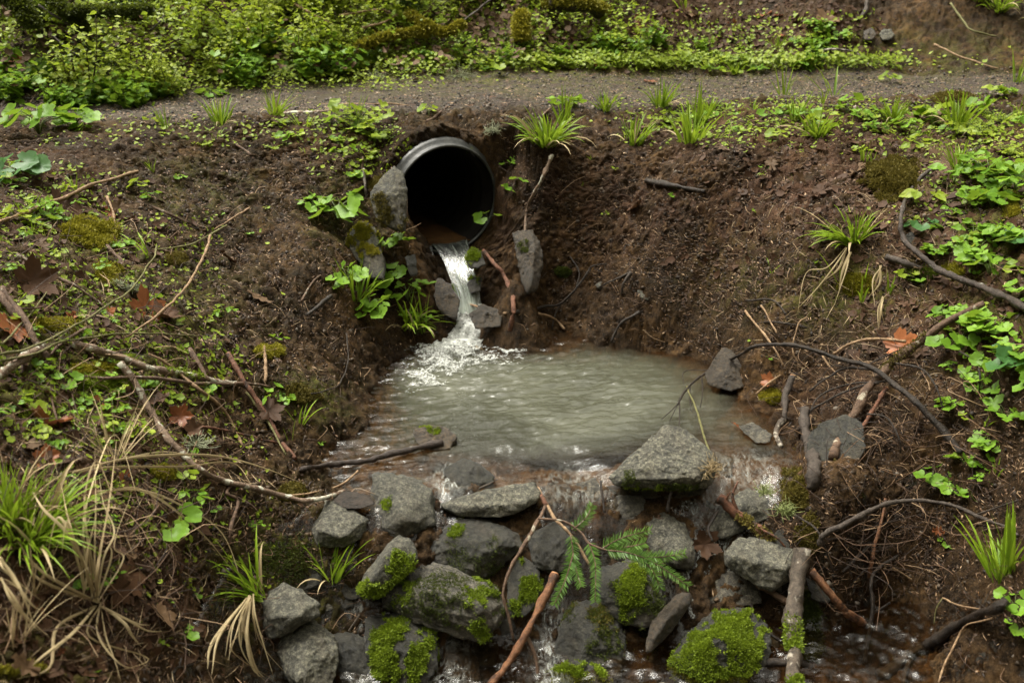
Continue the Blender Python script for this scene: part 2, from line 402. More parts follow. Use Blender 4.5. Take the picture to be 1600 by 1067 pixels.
# ------------------------------------------------------------------ ground
def build_ground():
    ys = 13.0 ** (np.arange(1080) / 1079.0); ys = np.unique(np.r_[ys, np.linspace(5.12, 5.72, 260), np.linspace(4.9, 5.11, 40)]); ny = len(ys)
    nx = 1000; us = np.linspace(-1, 1, nx)
    Xg = us[None, :] * (ys[:, None] * .66 + .75); Yg = np.repeat(ys[:, None], nx, 1)
    Z = Hm(Xg, Yg)
    # soften the ground just in front of the pipe so the mouth stays open
    dx = Xg - PIPE_C[0]; dy = Yg - PIPE_C[1]
    a = -(dx * PO[0] + dy * PO[1]); s = dx * PS[0] + dy * PS[1]      # a inward, s sideways
    front = (a < .09) & (a > -.8) & (np.abs(s) < PR + .09)
    lim = PIPE_C[2] - np.sqrt(np.clip((PR * 1.02) ** 2 - s ** 2, 0, None)) * 1.0 - .02
    lim = lim + np.where(s < -PR * .35, (-s - PR * .35) * 1.1, 0)
    lim = lim + np.clip(a - .004, 0, 1) * 13 + np.clip(np.abs(s) - PR * .96, 0, 1) * 6
    Z = np.where(front, np.minimum(Z, lim), Z)
    path = path_mask(Xg, Yg)
    V = np.stack([Xg, Yg, Z], -1).reshape(-1, 3)
    nr = normals(V, .02); pm = path.ravel()
    for k in range(0, len(V), 200000):
        P = V[k:k + 200000]; w = 1 - .75 * pm[k:k + 200000]
        n = noise3(P * 26 + 1.5 * noise3(P * 11, 10)[:, None], 5)
        d = .008 * (1 - 2.4 * np.abs(n)) * w + .012 * noise3(P * 43, 6) * w
        n = noise3(P * 80, 7); d += .011 * (.5 - np.abs(n)) * (.4 + .6 * w) + .0035 * noise3(P * 170, 8)
        d *= .5 + .7 * sstep(-.5, .5, noise3(P * 2.7, 12))
        V[k:k + 200000] = P + nr[k:k + 200000] * d[:, None]
    px, py = project(V)
    # covers
    def blob(L):
        m = np.zeros(len(V))
        for bx, by, rx, ry, w in L:
            m = np.maximum(m, w * np.exp(-((px - bx) / rx) ** 2 - ((py - by) / ry) ** 2))
        return m
    litter = np.clip(blob([(60, 450, 170, 200, 1), (150, 640, 230, 160, .8), (120, 880, 260, 220, 1), (60, 320, 150, 90, .9), (1330, 320, 260, 130, 1), (1500, 430, 160, 140, 1), (1000, 330, 260, 90, .55),
                           (1330, 210, 380, 60, .7), (1480, 560, 150, 90, .6), (1050, 60, 250, 70, 1), (1500, 240, 200, 90, .8), (1350, 620, 150, 80, .5)]), 0, 1)
    green = np.clip(blob([(150, 500, 180, 110, .9), (120, 600, 160, 60, .9), (80, 1030, 90, 60, .7), (300, 300, 110, 60, .4), (1320, 450, 120, 60, .7), (540, 330, 70, 60, .5), (480, 620, 60, 40, .7),
                          (700, 95, 900, 50, .8), (300, 60, 500, 90, .7), (440, 900, 90, 120, .6), (1180, 430, 100, 60, .3), (1540, 380, 140, 150, .6)]), 0, 1)
    bed = sstep(.0, -.06, V[:, 2]) * (V[:, 1] > 3.3) * (V[:, 0] < 1.3)
    idx = np.arange(ny * nx).reshape(ny, nx)
    q = np.stack([idx[:-1, :-1], idx[:-1, 1:], idx[1:, 1:], idx[1:, :-1]], -1).reshape(-1, 4)
    # open the ground where the pipe runs
    d = V - PIPE_C; av = -(d @ PO); sv = d @ PS; rv = np.hypot(sv, d[:, 2])
    c4 = V[q]; bad = np.zeros(len(q), bool)
    near = (np.abs(sv[q[:, 0]]) < .5) & (av[q[:, 0]] > -.3) & (av[q[:, 0]] < 3)
    ii = np.where(near)[0]; cc = c4[ii]
    for u in np.linspace(0, 1, 9):
        for w in np.linspace(0, 1, 3):
            pt = (cc[:, 0] * (1 - w) + cc[:, 1] * w) * (1 - u) + (cc[:, 3] * (1 - w) + cc[:, 2] * w) * u - PIPE_C
            a_ = -(pt @ PO); s_ = pt @ PS
            bad[ii] |= (np.hypot(s_, pt[:, 2]) < PR + .003) & (a_ > -.012) & (a_ < 2.7)
    keep = ~bad
    q = q[keep]
    me = mesh_np('ground', V, q, m_ground(), extra={'path': path.ravel(), 'litter': litter, 'green': green, 'bed': bed})
    kind(link('ground', me), 'structure')
    # far ground beyond and around the modelled bank
    m = m_plain('far_soil', (.030, .030, .012), .9, .6, 12)
    xs = np.linspace(-60, 60, 61); yy = np.r_[np.linspace(-40, .9, 12), np.linspace(1, 12.9, 25), np.linspace(13.5, 70, 30)]
    A, B = np.meshgrid(xs, yy)
    core = (np.abs(A) < B * .66 + .7) & (B > 1.0) & (B < 12.9)
    hc = Hm(np.clip(A, X0, X1), np.clip(B, Y0, Y1))
    far = np.clip(B - 12.5, 0, 60) * .42 + np.clip(np.abs(A) - 7.5, 0, 60) * 1.0 + np.clip(-3 - B, 0, 60) * .9  # unseen side and rear slopes raised to shut out low sky light
    Zf = np.where(B > 12.5, hc + far, hc + far) + .15 * noise2(A * .5, B * .5, 77)
    Zf = np.where(core, Zf - .5, Zf - .03)
    idx = np.arange(A.size).reshape(A.shape)
    q = np.stack([idx[:-1, :-1], idx[:-1, 1:], idx[1:, 1:], idx[1:, :-1]], -1).reshape(-1, 4)
    qc = core.ravel()[q].all(1)
    kind(link('terrain', mesh_np('terrain', np.stack([A, B, Zf], -1).reshape(-1, 3), q[~qc], m)), 'structure')
build_ground()

# ------------------------------------------------------------------ culvert pipe
def lathe(profile, nseg=72, wob=0.0, a0=0, a1=2 * math.pi):
    V = []; k = len(profile)
    for i in range(nseg):
        an = 2 * math.pi * i / nseg
        for (a, r) in profile:
            V.append(pipe_pt(a + wob * .25 * math.sin(an * 3 + 1), r * (1 + wob * math.sin(an * 2 + .7) + wob * .4 * math.sin(an * 5)), an))
    idx = np.arange(nseg * k).reshape(nseg, k); nx = np.roll(idx, -1, 0)
    q = np.stack([idx[:, :-1], idx[:, 1:], nx[:, 1:], nx[:, :-1]], -1).reshape(-1, 4)
    return np.array(V), q
def m_pipe():
    m, nt, b = mat_new('weathered_black_plastic'); N = NT(nt); p = N.coord()
    c = N.mix(N.rng(N.noise(14, 6, .7, p), .38, .7, 0, 1), (.014, .015, .015), (.058, .058, .054))
    c = N.mix(N.rng(N.noise(70, 4, .8, p), .55, .75, 0, .6), c, (.13, .115, .09))
    nt.links.new(c, b.inputs['Base Color']); nt.links.new(N.rng(N.noise(22, 4, .6, p), .3, .7, .32, .6), b.inputs['Roughness'])
    nt.links.new(N.bump(N.noise(60, 5, .7, p), .35, .004), b.inputs['Normal'])
    return m
MP = m_pipe()
pipe = empty('culvert_pipe', tuple(PIPE_C - np.array([0, 0, PR + .03])))
tag(pipe, 'black plastic culvert pipe opening in the muddy bank under the path', 'culvert pipe')
def child(name, V, q, mat, parent, **k):
    me = mesh_np(name, local(V, np.array(parent.location)), q, mat, **k)
    return link(name, me, parent)
prof = [(.0, PR), (-.012, PR + .004), (-.014, PR + .012), (-.004, PR + .017), (.012, PR + .018), (.020, PR + .021), (.028, PR + .034), (.042, PR + .047), (.075, PR + .050), (.095, PR + .043), (.10, PR + .02), (.13, PR + .016)]
V, q = lathe(prof, 96, .006); child('rim', V, q, MP, pipe)
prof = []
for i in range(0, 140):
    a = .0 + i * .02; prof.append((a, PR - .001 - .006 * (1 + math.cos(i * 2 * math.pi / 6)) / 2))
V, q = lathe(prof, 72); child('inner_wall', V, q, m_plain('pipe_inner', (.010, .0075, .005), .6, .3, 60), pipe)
prof = [(.13, PR + .016)] + [(.13 + i * .02, PR + .018 + .006 * math.cos(i)) for i in range(1, 130)] + [(2.75, .001)]
V, q = lathe(prof, 48); child('outer_wall', V, q, MP, pipe)

# ------------------------------------------------------------------ water
def m_pool():
    m, nt, b = mat_new('murky_water'); N = NT(nt); p = N.pos()
    d = N.attr('depth')
    col = N.mix(N.rng(N.noise(2.2, 3, .5, p), .3, .7, 0, 1), (.042, .043, .028), (.080, .081, .057))
    col = N.mix(N.rng(d, .02, .14, 1, 0), col, (.050, .035, .020))
    nt.links.new(col, b.inputs['Base Color']); b.inputs['Roughness'].default_value = .09; b.inputs['IOR'].default_value = 1.33
    b.inputs['Specular IOR Level'].default_value = .8
    g = N.n('ShaderNodeBsdfTransparent'); g.inputs[0].default_value = (.78, .66, .50, 1)
    gl = N.n('ShaderNodeBsdfGlossy'); gl.inputs['Roughness'].default_value = .13
    fr = N.n('ShaderNodeFresnel'); fr.inputs['IOR'].default_value = 1.33
    bp = N.bump(N.noise(55, 3, .55, N.scale(p, (.6, 1.3, 1))), .35, .012)
    for x in (b, gl, fr): nt.links.new(bp, x.inputs['Normal'])
    clear = N.n('ShaderNodeMixShader'); nt.links.new(fr.outputs[0], clear.inputs[0]); nt.links.new(g.outputs[0], clear.inputs[1]); nt.links.new(gl.outputs[0], clear.inputs[2])
    ms = N.n('ShaderNodeMixShader'); nt.links.new(N.rng(d, .02, .25, .04, 1.0), ms.inputs[0])
    nt.links.new(clear.outputs[0], ms.inputs[1]); nt.links.new(b.outputs[0], ms.inputs[2])
    df = N.n('ShaderNodeBsdfDiffuse'); df.inputs[0].default_value = (.50, .51, .47, 1)
    st = N.rng(N.noise(46, 5, .75, N.scale(p, (1.3, .45, .45)), 1.2), .46, .66, 0, 1)
    m2 = N.n('ShaderNodeMixShader'); nt.links.new(N.math('MULTIPLY', N.attr('white'), st, clamp=True), m2.inputs[0])
    nt.links.new(ms.outputs[0], m2.inputs[1]); nt.links.new(df.outputs[0], m2.inputs[2])
    nt.links.new(m2.outputs[0], nt.nodes['Material Output'].inputs[0])
    return m
LAND = at(725, 528, 0.0)
def ripples(x, y):
    r = np.hypot(x - LAND[0], y - LAND[1])
    w = 0
    for k, (fx, fy, am) in enumerate([(4, 13, .0030), (8, 24, .0042), (15, 43, .0062), (27, 68, .0044), (45, 90, .0014)]):
        w = w + am * noise2(x * fx + y * 3 + 2 * noise2(x * 3, y * 3, 70 + k), y * fy - x * fx * .7, 60 + k)
    w = w * (1 + 1.8 * np.exp(-r * 2.2)) * (.6 + .5 * noise2(x * 2, y * 2, 69))
    w += .0050 * np.sin(r * 62 + 3 * noise2(x * 3, y * 3, 68)) * np.exp(-r * 1.5)
    w += .010 * np.exp(-r * 4) * noise2(x * 22, y * 26, 66)
    return w
def build_water():
    xs = np.arange(-1.35, 1.9, .009); ys = np.r_[np.arange(1.7, 3.6, .007), np.arange(3.6, 5.35, .009)]
    A, B = np.meshgrid(xs, ys)
    h = Hm(A, B); hb = Hbase(A, B)
    rp = ripples(A, B)
    film = hb + .022 + sstep(3.55, 3.2, B) * (.022 * noise2(A * 7, B * 5, 90) + .007 * noise2(A * 26, B * 16, 91)) + .006 * sstep(3.2, 3.5, B) * noise2(A * 12, B * 20, 95) + .002 * noise2(A * 60, B * 40, 94)
    W = np.where(B > 3.95, rp, np.minimum(film + .30 * sstep(3.30, 3.95, B), rp))
    low = -.378 + .009 * noise2(A * 14 + B * 6, B * 20, 92) + .006 * noise2(A * 44, B * 44, 93)
    W = np.maximum(W, low)
    slope = np.abs((np.roll(W, 1, 0) - W)) / .007; slope[0] = 0
    dep = np.clip(W - h, -.05, 1)
    px, py = project(np.stack([A, B, W], -1).reshape(-1, 3)); px = px.reshape(A.shape); py = py.reshape(A.shape)
    chan = np.zeros(A.shape)
    for cx, y0, y1, w, s in ((1112, 850, 985, 38, 1), (1060, 750, 800, 60, .4), (858, 950, 1067, 20, .45), (565, 860, 1067, 18, .25), (700, 1000, 1067, 30, .25), (1160, 715, 750, 60, .3), (700, 735, 760, 20, .6), (900, 740, 770, 40, .35)):
        chan = np.maximum(chan, s * np.exp(-((px - cx) / w) ** 2) * sstep(y0 - 25, y0 + 10, py) * sstep(y1 + 30, y1, py))
    white = np.clip(chan + .05 * (W > low + .01) * (B < 3.4), 0, 1)
    ok = (W > h - .03) & ((B > 3.4) | (hb < .02)) & (A < 1.55 + .0 * B)
    idx = np.arange(A.size).reshape(A.shape)
    q = np.stack([idx[:-1, :-1], idx[:-1, 1:], idx[1:, 1:], idx[1:, :-1]], -1).reshape(-1, 4)
    o2 = ok.ravel()[q].any(1)
    V = np.stack([A, B, W], -1).reshape(-1, 3)
    used = np.unique(q[o2]); re = -np.ones(len(V), int); re[used] = np.arange(len(used))
    murk = dep * sstep(3.3, 3.6, B)
    me = mesh_np('pool_water', V[used], re[q[o2]], m_pool(), extra={'depth': murk.ravel()[used], 'white': white.ravel()[used]})
    kind(link('pool_water', me), 'structure')
build_water()

# water inside the pipe and the fall from its lip
def build_fall():
    zi = PIPE_C[2] - PR + .040
    hw = math.sqrt(PR ** 2 - (PR - .04) ** 2) - .012
    A, S = np.meshgrid(np.linspace(-.01, 2.6, 140), np.linspace(-hw, hw, 16), indexing='ij')
    P = PIPE_C[None, None] - PO * A[..., None] + PS * S[..., None]
    P[..., 2] = zi + .003 * noise2(A * 14, S * 30, 101)
    idx = np.arange(A.size).reshape(A.shape)
    q = np.stack([idx[:-1, :-1], idx[:-1, 1:], idx[1:, 1:], idx[1:, :-1]], -1).reshape(-1, 4)
    child('water_in_pipe', P.reshape(-1, 3), q, m_plain('brown_shallow_water', (.10, .052, .022), .12, .3, 40), pipe)
    m, nt, b = mat_new('falling_water'); N = NT(nt); nt.nodes.remove(b)
    u = N.attr('u'); v = N.attr('v')
    cb = N.n('ShaderNodeCombineXYZ'); nt.links.new(N.math('MULTIPLY', u, 26), cb.inputs[0]); nt.links.new(N.math('MULTIPLY', v, 2.2), cb.inputs[1])
    cb2 = N.n('ShaderNodeCombineXYZ'); nt.links.new(N.math('MULTIPLY', u, 9), cb2.inputs[0]); nt.links.new(N.math('MULTIPLY', v, 3.5), cb2.inputs[1]); 
    st = N.math('ADD', N.math('MULTIPLY', N.noise(1, 4, .65, cb.outputs[0]), .6), N.math('MULTIPLY', N.noise(1, 3, .6, cb2.outputs[0]), .4))
    g = N.n('ShaderNodeBsdfTransparent'); g.inputs[0].default_value = (.84, .88, .80, 1)
    gl = N.n('ShaderNodeBsdfGlossy'); gl.inputs['Roughness'].default_value = .15
    df = N.n('ShaderNodeBsdfDiffuse'); df.inputs[0].default_value = (.62, .68, .62, 1)
    tr = N.n('ShaderNodeBsdfTranslucent'); tr.inputs[0].default_value = (.72, .76, .70, 1)
    d2 = N.n('ShaderNodeMixShader', _0=.4); nt.links.new(df.outputs[0], d2.inputs[1]); nt.links.new(tr.outputs[0], d2.inputs[2])
    fr = N.n('ShaderNodeFresnel'); fr.inputs['IOR'].default_value = 1.5
    bp = N.bump(st, .9, .02); nt.links.new(bp, gl.inputs['Normal']); nt.links.new(bp, fr.inputs['Normal']); nt.links.new(bp, df.inputs['Normal'])
    c1 = N.n('ShaderNodeMixShader'); nt.links.new(fr.outputs[0], c1.inputs[0]); nt.links.new(g.outputs[0], c1.inputs[1]); nt.links.new(gl.outputs[0], c1.inputs[2])
    f = N.math('ADD', N.rng(st, .48, .68, .03, .55), N.rng(v, .6, 1.0, 0, .4), clamp=True)
    ms = N.n('ShaderNodeMixShader'); nt.links.new(f, ms.inputs[0]); nt.links.new(c1.outputs[0], ms.inputs[1]); nt.links.new(d2.outputs[0], ms.inputs[2])
    nt.links.new(ms.outputs[0], nt.nodes['Material Output'].inputs[0])
    lip = PIPE_C + PO * .016; lip = np.array([lip[0], lip[1], zi])
    sheets = []
    def sheet(c0, w0, c1, w1, end, seed):
        nu, nv = 44, 80
        Vv = []; U = []; Vt = []
        D = end - lip
        for j in range(nv):
            t = j / (nv - 1)
            c = c0 + (c1 - c0) * t ** 1.1
            w = w0 + (w1 - w0) * t ** .6
            for i in range(nu):
                s = i / (nu - 1) * 2 - 1
                ed = .014 * noise2(np.array([s * 2.5]), np.array([t * 5.0]), seed)[0] * t
                streak = .012 * noise2(np.array([s * 6.0]), np.array([t * 1.6]), seed + 1)[0] * min(1, t * 3)
                pt = lip + np.array([D[0], D[1], 0]) * t + PO * (.035 * (1 - s * s) * min(1, t * 2) + streak) + PS * (c + w * s + ed)
                pt[2] += D[2] * (t * t * .82 + .18 * t) + (.016 * s * s * (1 - t))
                Vv.append(pt); U.append(s * .5 + .5); Vt.append(t)
        idx = np.arange(nu * nv).reshape(nv, nu)
        q = np.stack([idx[:-1, :-1], idx[:-1, 1:], idx[1:, 1:], idx[1:, :-1]], -1).reshape(-1, 4)
        return np.array(Vv), q, np.array(U) + seed, np.array(Vt)
    fall = empty('waterfall', tuple(lip)); tag(fall, 'small white waterfall pouring from the culvert lip into the pool', 'waterfall')
    foot = FOOT
    for nm, a in (('main_sheet', (0.0, .115, .0, .062, foot, 3)), ('side_trickle', (-.115, .013, -.085, .013, at(700, 470, .10), 9)), ('back_sheet', (0.01, .085, .0, .045, foot + np.array([0, .05, .02]), 14))):
        V, q, u, v = sheet(*a)
        child(nm, V, q, m, fall, extra={'u': u, 'v': v})
    # splash cone below the sheet, running down to the pool
    pts = [foot + np.array([0, .03, .02]), at(728, 502, .04), at(722, 525, .006), at(712, 548, -.01)]
    wd = [.062, .060, .10, .17]
    Vv = []; nu = 46; nv = 50; U = []; Vt = []
    for j in range(nv):
        t = j / (nv - 1) * (len(pts) - 1); k = min(int(t), len(pts) - 2); f = t - k
        c = pts[k] * (1 - f) + pts[k + 1] * f; w = wd[k] * (1 - f) + wd[k + 1] * f
        for i in range(nu):
            s = i / (nu - 1) * 2 - 1
            p = c + np.array([w * s, .0, .030 * (1 - s * s)])
            nn = noise3(np.array([p * 28]), 5)[0] * .018 + noise3(np.array([p * 70]), 6)[0] * .008
            p = p + np.array([nn * .5, -.3 * nn, nn])
            Vv.append(p); U.append(s * .5 + .5 + 30); Vt.append(1.0)
    idx = np.arange(nu * nv).reshape(nv, nu)
    q = np.stack([idx[:-1, :-1], idx[:-1, 1:], idx[1:, 1:], idx[1:, :-1]], -1).reshape(-1, 4)
    child('splash', np.array(Vv), q, MFOAM, fall)
def m_foam(fade=False):
    m, nt, b = mat_new('white_foam'); N = NT(nt); p = N.pos()
    c = N.mix(N.rng(N.noise(60, 5, .75, p), .35, .65, 0, 1), (.42, .43, .39), (.72, .73, .70))
    nt.links.new(c, b.inputs['Base Color']); b.inputs['Roughness'].default_value = .35
    nt.links.new(N.bump(N.noise(150, 4, .7, p), .8, .006), b.inputs['Normal'])
    a = N.rng(N.noise(48, 5, .7, p), .36, .56, .25, 1)
    if fade: a = N.math('MULTIPLY', N.rng(N.noise(90, 5, .75, p), .36, .66, .05, .95), N.attr('fade'), clamp=True)
    nt.links.new(a, b.inputs['Alpha'])
    return m
MFOAM = m_foam()
build_fall()
def build_foam():
    xs = np.arange(-.95, .35, .0032); ys = np.arange(4.1, 5.02, .0032)
    A, B = np.meshgrid(xs, ys)
    px, py = project(np.stack([A, B, A * 0], -1).reshape(-1, 3)); px = px.reshape(A.shape); py = py.reshape(A.shape)
    den = np.zeros(A.shape)
    for cx, cy, rx, ry, w in ((722, 528, 42, 20, 1.6), (700, 545, 60, 20, 1.15), (690, 568, 50, 20, .95), (760, 540, 50, 14, .85), (800, 548, 22, 9, .95), (660, 590, 30, 14, .8), (740, 560, 80, 18, .6), (685, 600, 20, 6, .8), (640, 610, 40, 14, .45), (780, 520, 40, 8, .5)):
        den = np.maximum(den, w * np.exp(-((px - cx) / rx) ** 2 - ((py - cy) / ry) ** 2))
    sw = noise2(A * 6, B * 8, 114) * .9
    n = .45 * noise2(A * 22 + sw * 2, B * 36, 110) + .40 * noise2(A * 52 + sw * 3, B * 80, 111) + .38 * noise2(A * 110, B * 150, 112) + .3 * noise2(A * 210, B * 230, 115)
    v = den * 1.0 + n * .58 - .42
    ok = (v > 0) & (Hm(A, B) < .0)
    Z = ripples(A, B) + .003 + .012 * np.clip(v, 0, .9) * (1 + noise2(A * 40, B * 40, 116)) + .006 * np.clip(noise2(A * 90, B * 90, 113), 0, 1) + .05 * np.exp(-((px - 722) / 26) ** 2 - ((py - 524) / 9) ** 2) * (1 + noise2(A * 50, B * 50, 117))
    idx = np.arange(A.size).reshape(A.shape)
    q = np.stack([idx[:-1, :-1], idx[:-1, 1:], idx[1:, 1:], idx[1:, :-1]], -1).reshape(-1, 4)
    o2 = ok.ravel()[q].all(1)
    V = np.stack([A, B, Z], -1).reshape(-1, 3)
    used = np.unique(q[o2]); re = -np.ones(len(V), int); re[used] = np.arange(len(used))
    kind(link('foam', mesh_np('foam', V[used], re[q[o2]], m_foam(True), extra={'fade': np.clip(v.ravel()[used] * 3.2, 0, 1)})), 'stuff', 'white foam spreading over the pool below the waterfall', 'foam')
build_foam()
# ------------------------------------------------------------------ rocks
def ico(n):
    bm = bmesh.new(); bmesh.ops.create_icosphere(bm, subdivisions=n, radius=1)
    V = np.array([v.co[:] for v in bm.verts]); Fc = np.array([[v.index for v in f.verts] for f in bm.faces]); bm.free()
    return V, Fc
ICO = {k: ico(k) for k in (2, 3, 4, 5, 6)}
def hull_planes(P):
    bm = bmesh.new()
    for p in P: bm.verts.new(tuple(p))
    bmesh.ops.convex_hull(bm, input=bm.verts)
    bm.normal_update()
    N_, D_ = [], []
    for f in bm.faces:
        if f.calc_area() < 1e-7: continue
        n = np.array(f.normal[:]); d = float(n @ np.array(f.verts[0].co[:]))
        if d < 0: n, d = -n, -d
        N_.append(n); D_.append(max(d, .02))
    bm.free(); N_ = np.array(N_); D_ = np.array(D_); keep = []
    for i in range(len(N_)):
        if all(N_[i] @ N_[j] < .995 or abs(D_[i] - D_[j]) > .02 for j in keep): keep.append(i)
    return N_[keep], D_[keep]
MR_GREY = m_rock('grey_basalt', (.030, .028, .020), (.125, .117, .088), .2)
MR_WET = m_rock('wet_dark_basalt', (.008, .0074, .005), (.030, .027, .018), .45)
MR_BROWN = m_rock('brown_wet_stone', (.022, .014, .008), (.062, .042, .024), .45, .35)
MR_LIGHT = m_rock('pale_wet_stone', (.030, .026, .019), (.10, .088, .066), .5)
for _m in (MR_WET, MR_BROWN, MR_LIGHT):
    _b = _m.node_tree.nodes['Principled BSDF']; _b.inputs['Coat Weight'].default_value = .14; _b.inputs['Coat Roughness'].default_value = .36; _m.node_tree.links.new(_b.inputs['Normal'].links[0].from_socket, _b.inputs['Coat Normal'])
RM = {'g': MR_GREY, 'w': MR_WET, 'b': MR_BROWN, 'l': MR_LIGHT}
MOSS_MATS = {'g': m_leaf('moss_green', (.045, .075, .006), (.27, .36, .022), .3, .6), 'y': m_leaf('moss_yellow', (.11, .11, .010), (.42, .37, .035), .3, .6),
             'd': m_leaf('moss_dark', (.020, .028, .005), (.085, .105, .015), .2, .7), 'o': m_leaf('moss_olive', (.05, .045, .010), (.20, .16, .03), .25, .7)}
def moss_tris(P, N_, h, seed, per=4, droop=0.0, dens_tint=None):
    """tiny pointed leaflets fanning from each point along its normal"""
    g = np.random.default_rng(seed); n = len(P) * per
    P = np.repeat(P, per, 0); N_ = np.repeat(N_, per, 0)
    d = N_ + g.normal(0, .55, (n, 3)); d[:, 2] -= droop; d /= np.linalg.norm(d, axis=1, keepdims=True)
    s = np.cross(d, g.normal(0, 1, (n, 3))); s /= np.linalg.norm(s, axis=1, keepdims=True) + 1e-9
    L = h * g.uniform(.5, 1.3, (n, 1)); wdt = L * g.uniform(.16, .30, (n, 1))
    P = P + g.normal(0, h * .35, (n, 3))
    V = np.stack([P - N_ * h * .2, P + d * L * .5 + s * wdt, P + d * L, P + d * L * .5 - s * wdt], 1).reshape(-1, 3)
    q = np.arange(n * 4).reshape(n, 4)
    t = np.clip(np.repeat(g.uniform(0, .7, n), 4) + np.tile([0, .15, .35, .15], n), 0, 1)
    return V, q, t
ROCKS = {}
def rock(key, poly, inner=(), mat='g', thick=.6, tilt=.6, res=5, sharp=150, cuts=9, moss=None, dep=None, rough=1.0, label='', group=None, lift=0.0, cat='rock', water=False):
    poly = np.array(poly, float); c = poly.mean(0); poly = c + (poly - c) * (1.13 if len(poly) > 6 else 1.08)
    ib = poly[:, 1].argmax(); yb = poly[ib, 1]
    hh_ = hit(poly[:, 0], poly[:, 1], water=water); dh = np.array([depth_of(p) for p in hh_])
    D0 = np.percentile(dh, 40); cand = dh - tilt * (yb - poly[:, 1]) * D0 / F
    D = dep if dep else float(np.percentile(cand, 18)) + .01
    D -= lift
    h_m = (yb - poly[:, 1].min()) * D / F; w_m = np.ptp(poly[:, 0]) * D / F; size = math.sqrt(h_m * w_m)
    pts = []
    def dd(y): return D + tilt * (yb - y) * D / F
    for x, y in poly: pts.append(at_depth(x, y, dd(y)))
    for x, y, k in inner: pts.append(at_depth(x, y, dd(y) - k * size))
    g = np.random.default_rng(abs(hash_s(key)) % 99991)
    for x, y in poly:
        xx, yy = c[0] + (x - c[0]) * .72, c[1] + (y - c[1]) * .72
        pts.append(at_depth(xx, yy, dd(y) + size * thick * g.uniform(.7, 1.1)))
    pts = np.array(pts); cen = pts.mean(0); P = pts - cen
    S = np.maximum(P.max(0) - P.min(0), .02) / 2
    Nn, Dn = hull_planes(P / S)
    extra = g.normal(0, 1, (cuts, 3)); extra /= np.linalg.norm(extra, axis=1, keepdims=True)
    sup = np.array([(P / S @ e).max() for e in extra]) * g.uniform(.86, .97, cuts)
    Nn = np.r_[Nn, extra]; Dn = np.r_[Dn, sup]
    U, Fc = ICO[res]
    q = np.clip(U @ Nn.T, 0, None) / Dn
    r = (q ** sharp).sum(1) ** (-1 / sharp)
    V = U * r[:, None] * S
    n = V / np.linalg.norm(V, axis=1, keepdims=True)
    sd = int(g.integers(1, 9999))
    dsp = fbm3(V / size * 2.2, 4, sd) * .019 * size * rough + (.5 - np.abs(noise3(V * 26 + 3, sd + 9))) * .009 * rough + noise3(V * 70, sd + 5) * .0036 + noise3(V * 140, sd + 6) * .002
    # chipped ledges
    st = noise3(V / size * 3.1 + 7, sd + 20); dsp += (np.floor(st * 4) / 4 - st) * .055 * size * rough
    V = V + n * dsp[:, None]
    me = mesh_np('rock', V, Fc, RM[mat])
    o = link('rock', me, None, tuple(cen)); tag(o, label, cat, group)
    ROCKS[key] = o
    if moss:
        Wd = V + cen; fn = np.cross(Wd[Fc[:, 1]] - Wd[Fc[:, 0]], Wd[Fc[:, 2]] - Wd[Fc[:, 0]])
        ar = np.linalg.norm(fn, axis=1); fn = fn / (ar[:, None] + 1e-12); fc = Wd[Fc].mean(1)
        px, py = project(fc); facing = ((CAM - fc) * fn).sum(1) > -.05 * np.linalg.norm(CAM - fc, axis=1)
        for mk in moss:
            bx, by, rx, ry, cov, hh, col = mk
            e = ((px - bx) / rx) ** 2 + ((py - by) / ry) ** 2
            pr = np.clip((.75 - e * .8 + 1.5 * noise3(fc * 16, sd + 31) + .9 * noise3(fc * 50, sd + 37)) * 1.6, 0, 1) * (e < 3.2) * facing * cov
            w = pr * ar; tot = w.sum()
            if tot <= 0: continue
            nn = int(min(15000, tot / 2 * 120000))
            ii = g.choice(len(fc), nn, p=w / tot)
            b1 = g.random(nn) ** .5; b2 = g.random(nn)
            T = Wd[Fc[ii]]; Pm = T[:, 0] * (1 - b1)[:, None] + T[:, 1] * (b1 * (1 - b2))[:, None] + T[:, 2] * (b1 * b2)[:, None]
            clump = .5 + .5 * noise3(Pm * 60, sd + 33)
            hh = hh * .58; Pm = Pm + fn[ii] * ((clump * 1.1 - .2) * hh)[:, None]
            Vm, qm, tm = moss_tris(Pm, fn[ii], hh, sd + int(bx), 4, .2)
            tm = np.clip(tm * .6 + np.repeat(clump, 16) * .45, 0, 1)
            link('moss', mesh_np('moss', local(Vm, cen), qm, MOSS_MATS[col], smooth=False, tint=tm), o)
    return o
def hash_s(s):
    h = 7
    for ch in s: h = (h * 131 + ord(ch)) % 1000003
    return h
def TA(L): return [(400 + u / 2.9075, 700 + v / 2.9075, *r) for u, v, *r in L]
def TC(L): return [(760 + u / 2.5, 640 + v / 2.5, *r) for u, v, *r in L]
def TD(L): return [(1100 + u / 2.908, 700 + v / 2.908, *r) for u, v, *r in L]
def TP(L): return [(480 + u / 2.965, 200 + v / 2.965, *r) for u, v, *r in L]
def TQ(L): return [(1060 + u / 2.963, 350 + v / 2.963, *r) for u, v, *r in L]

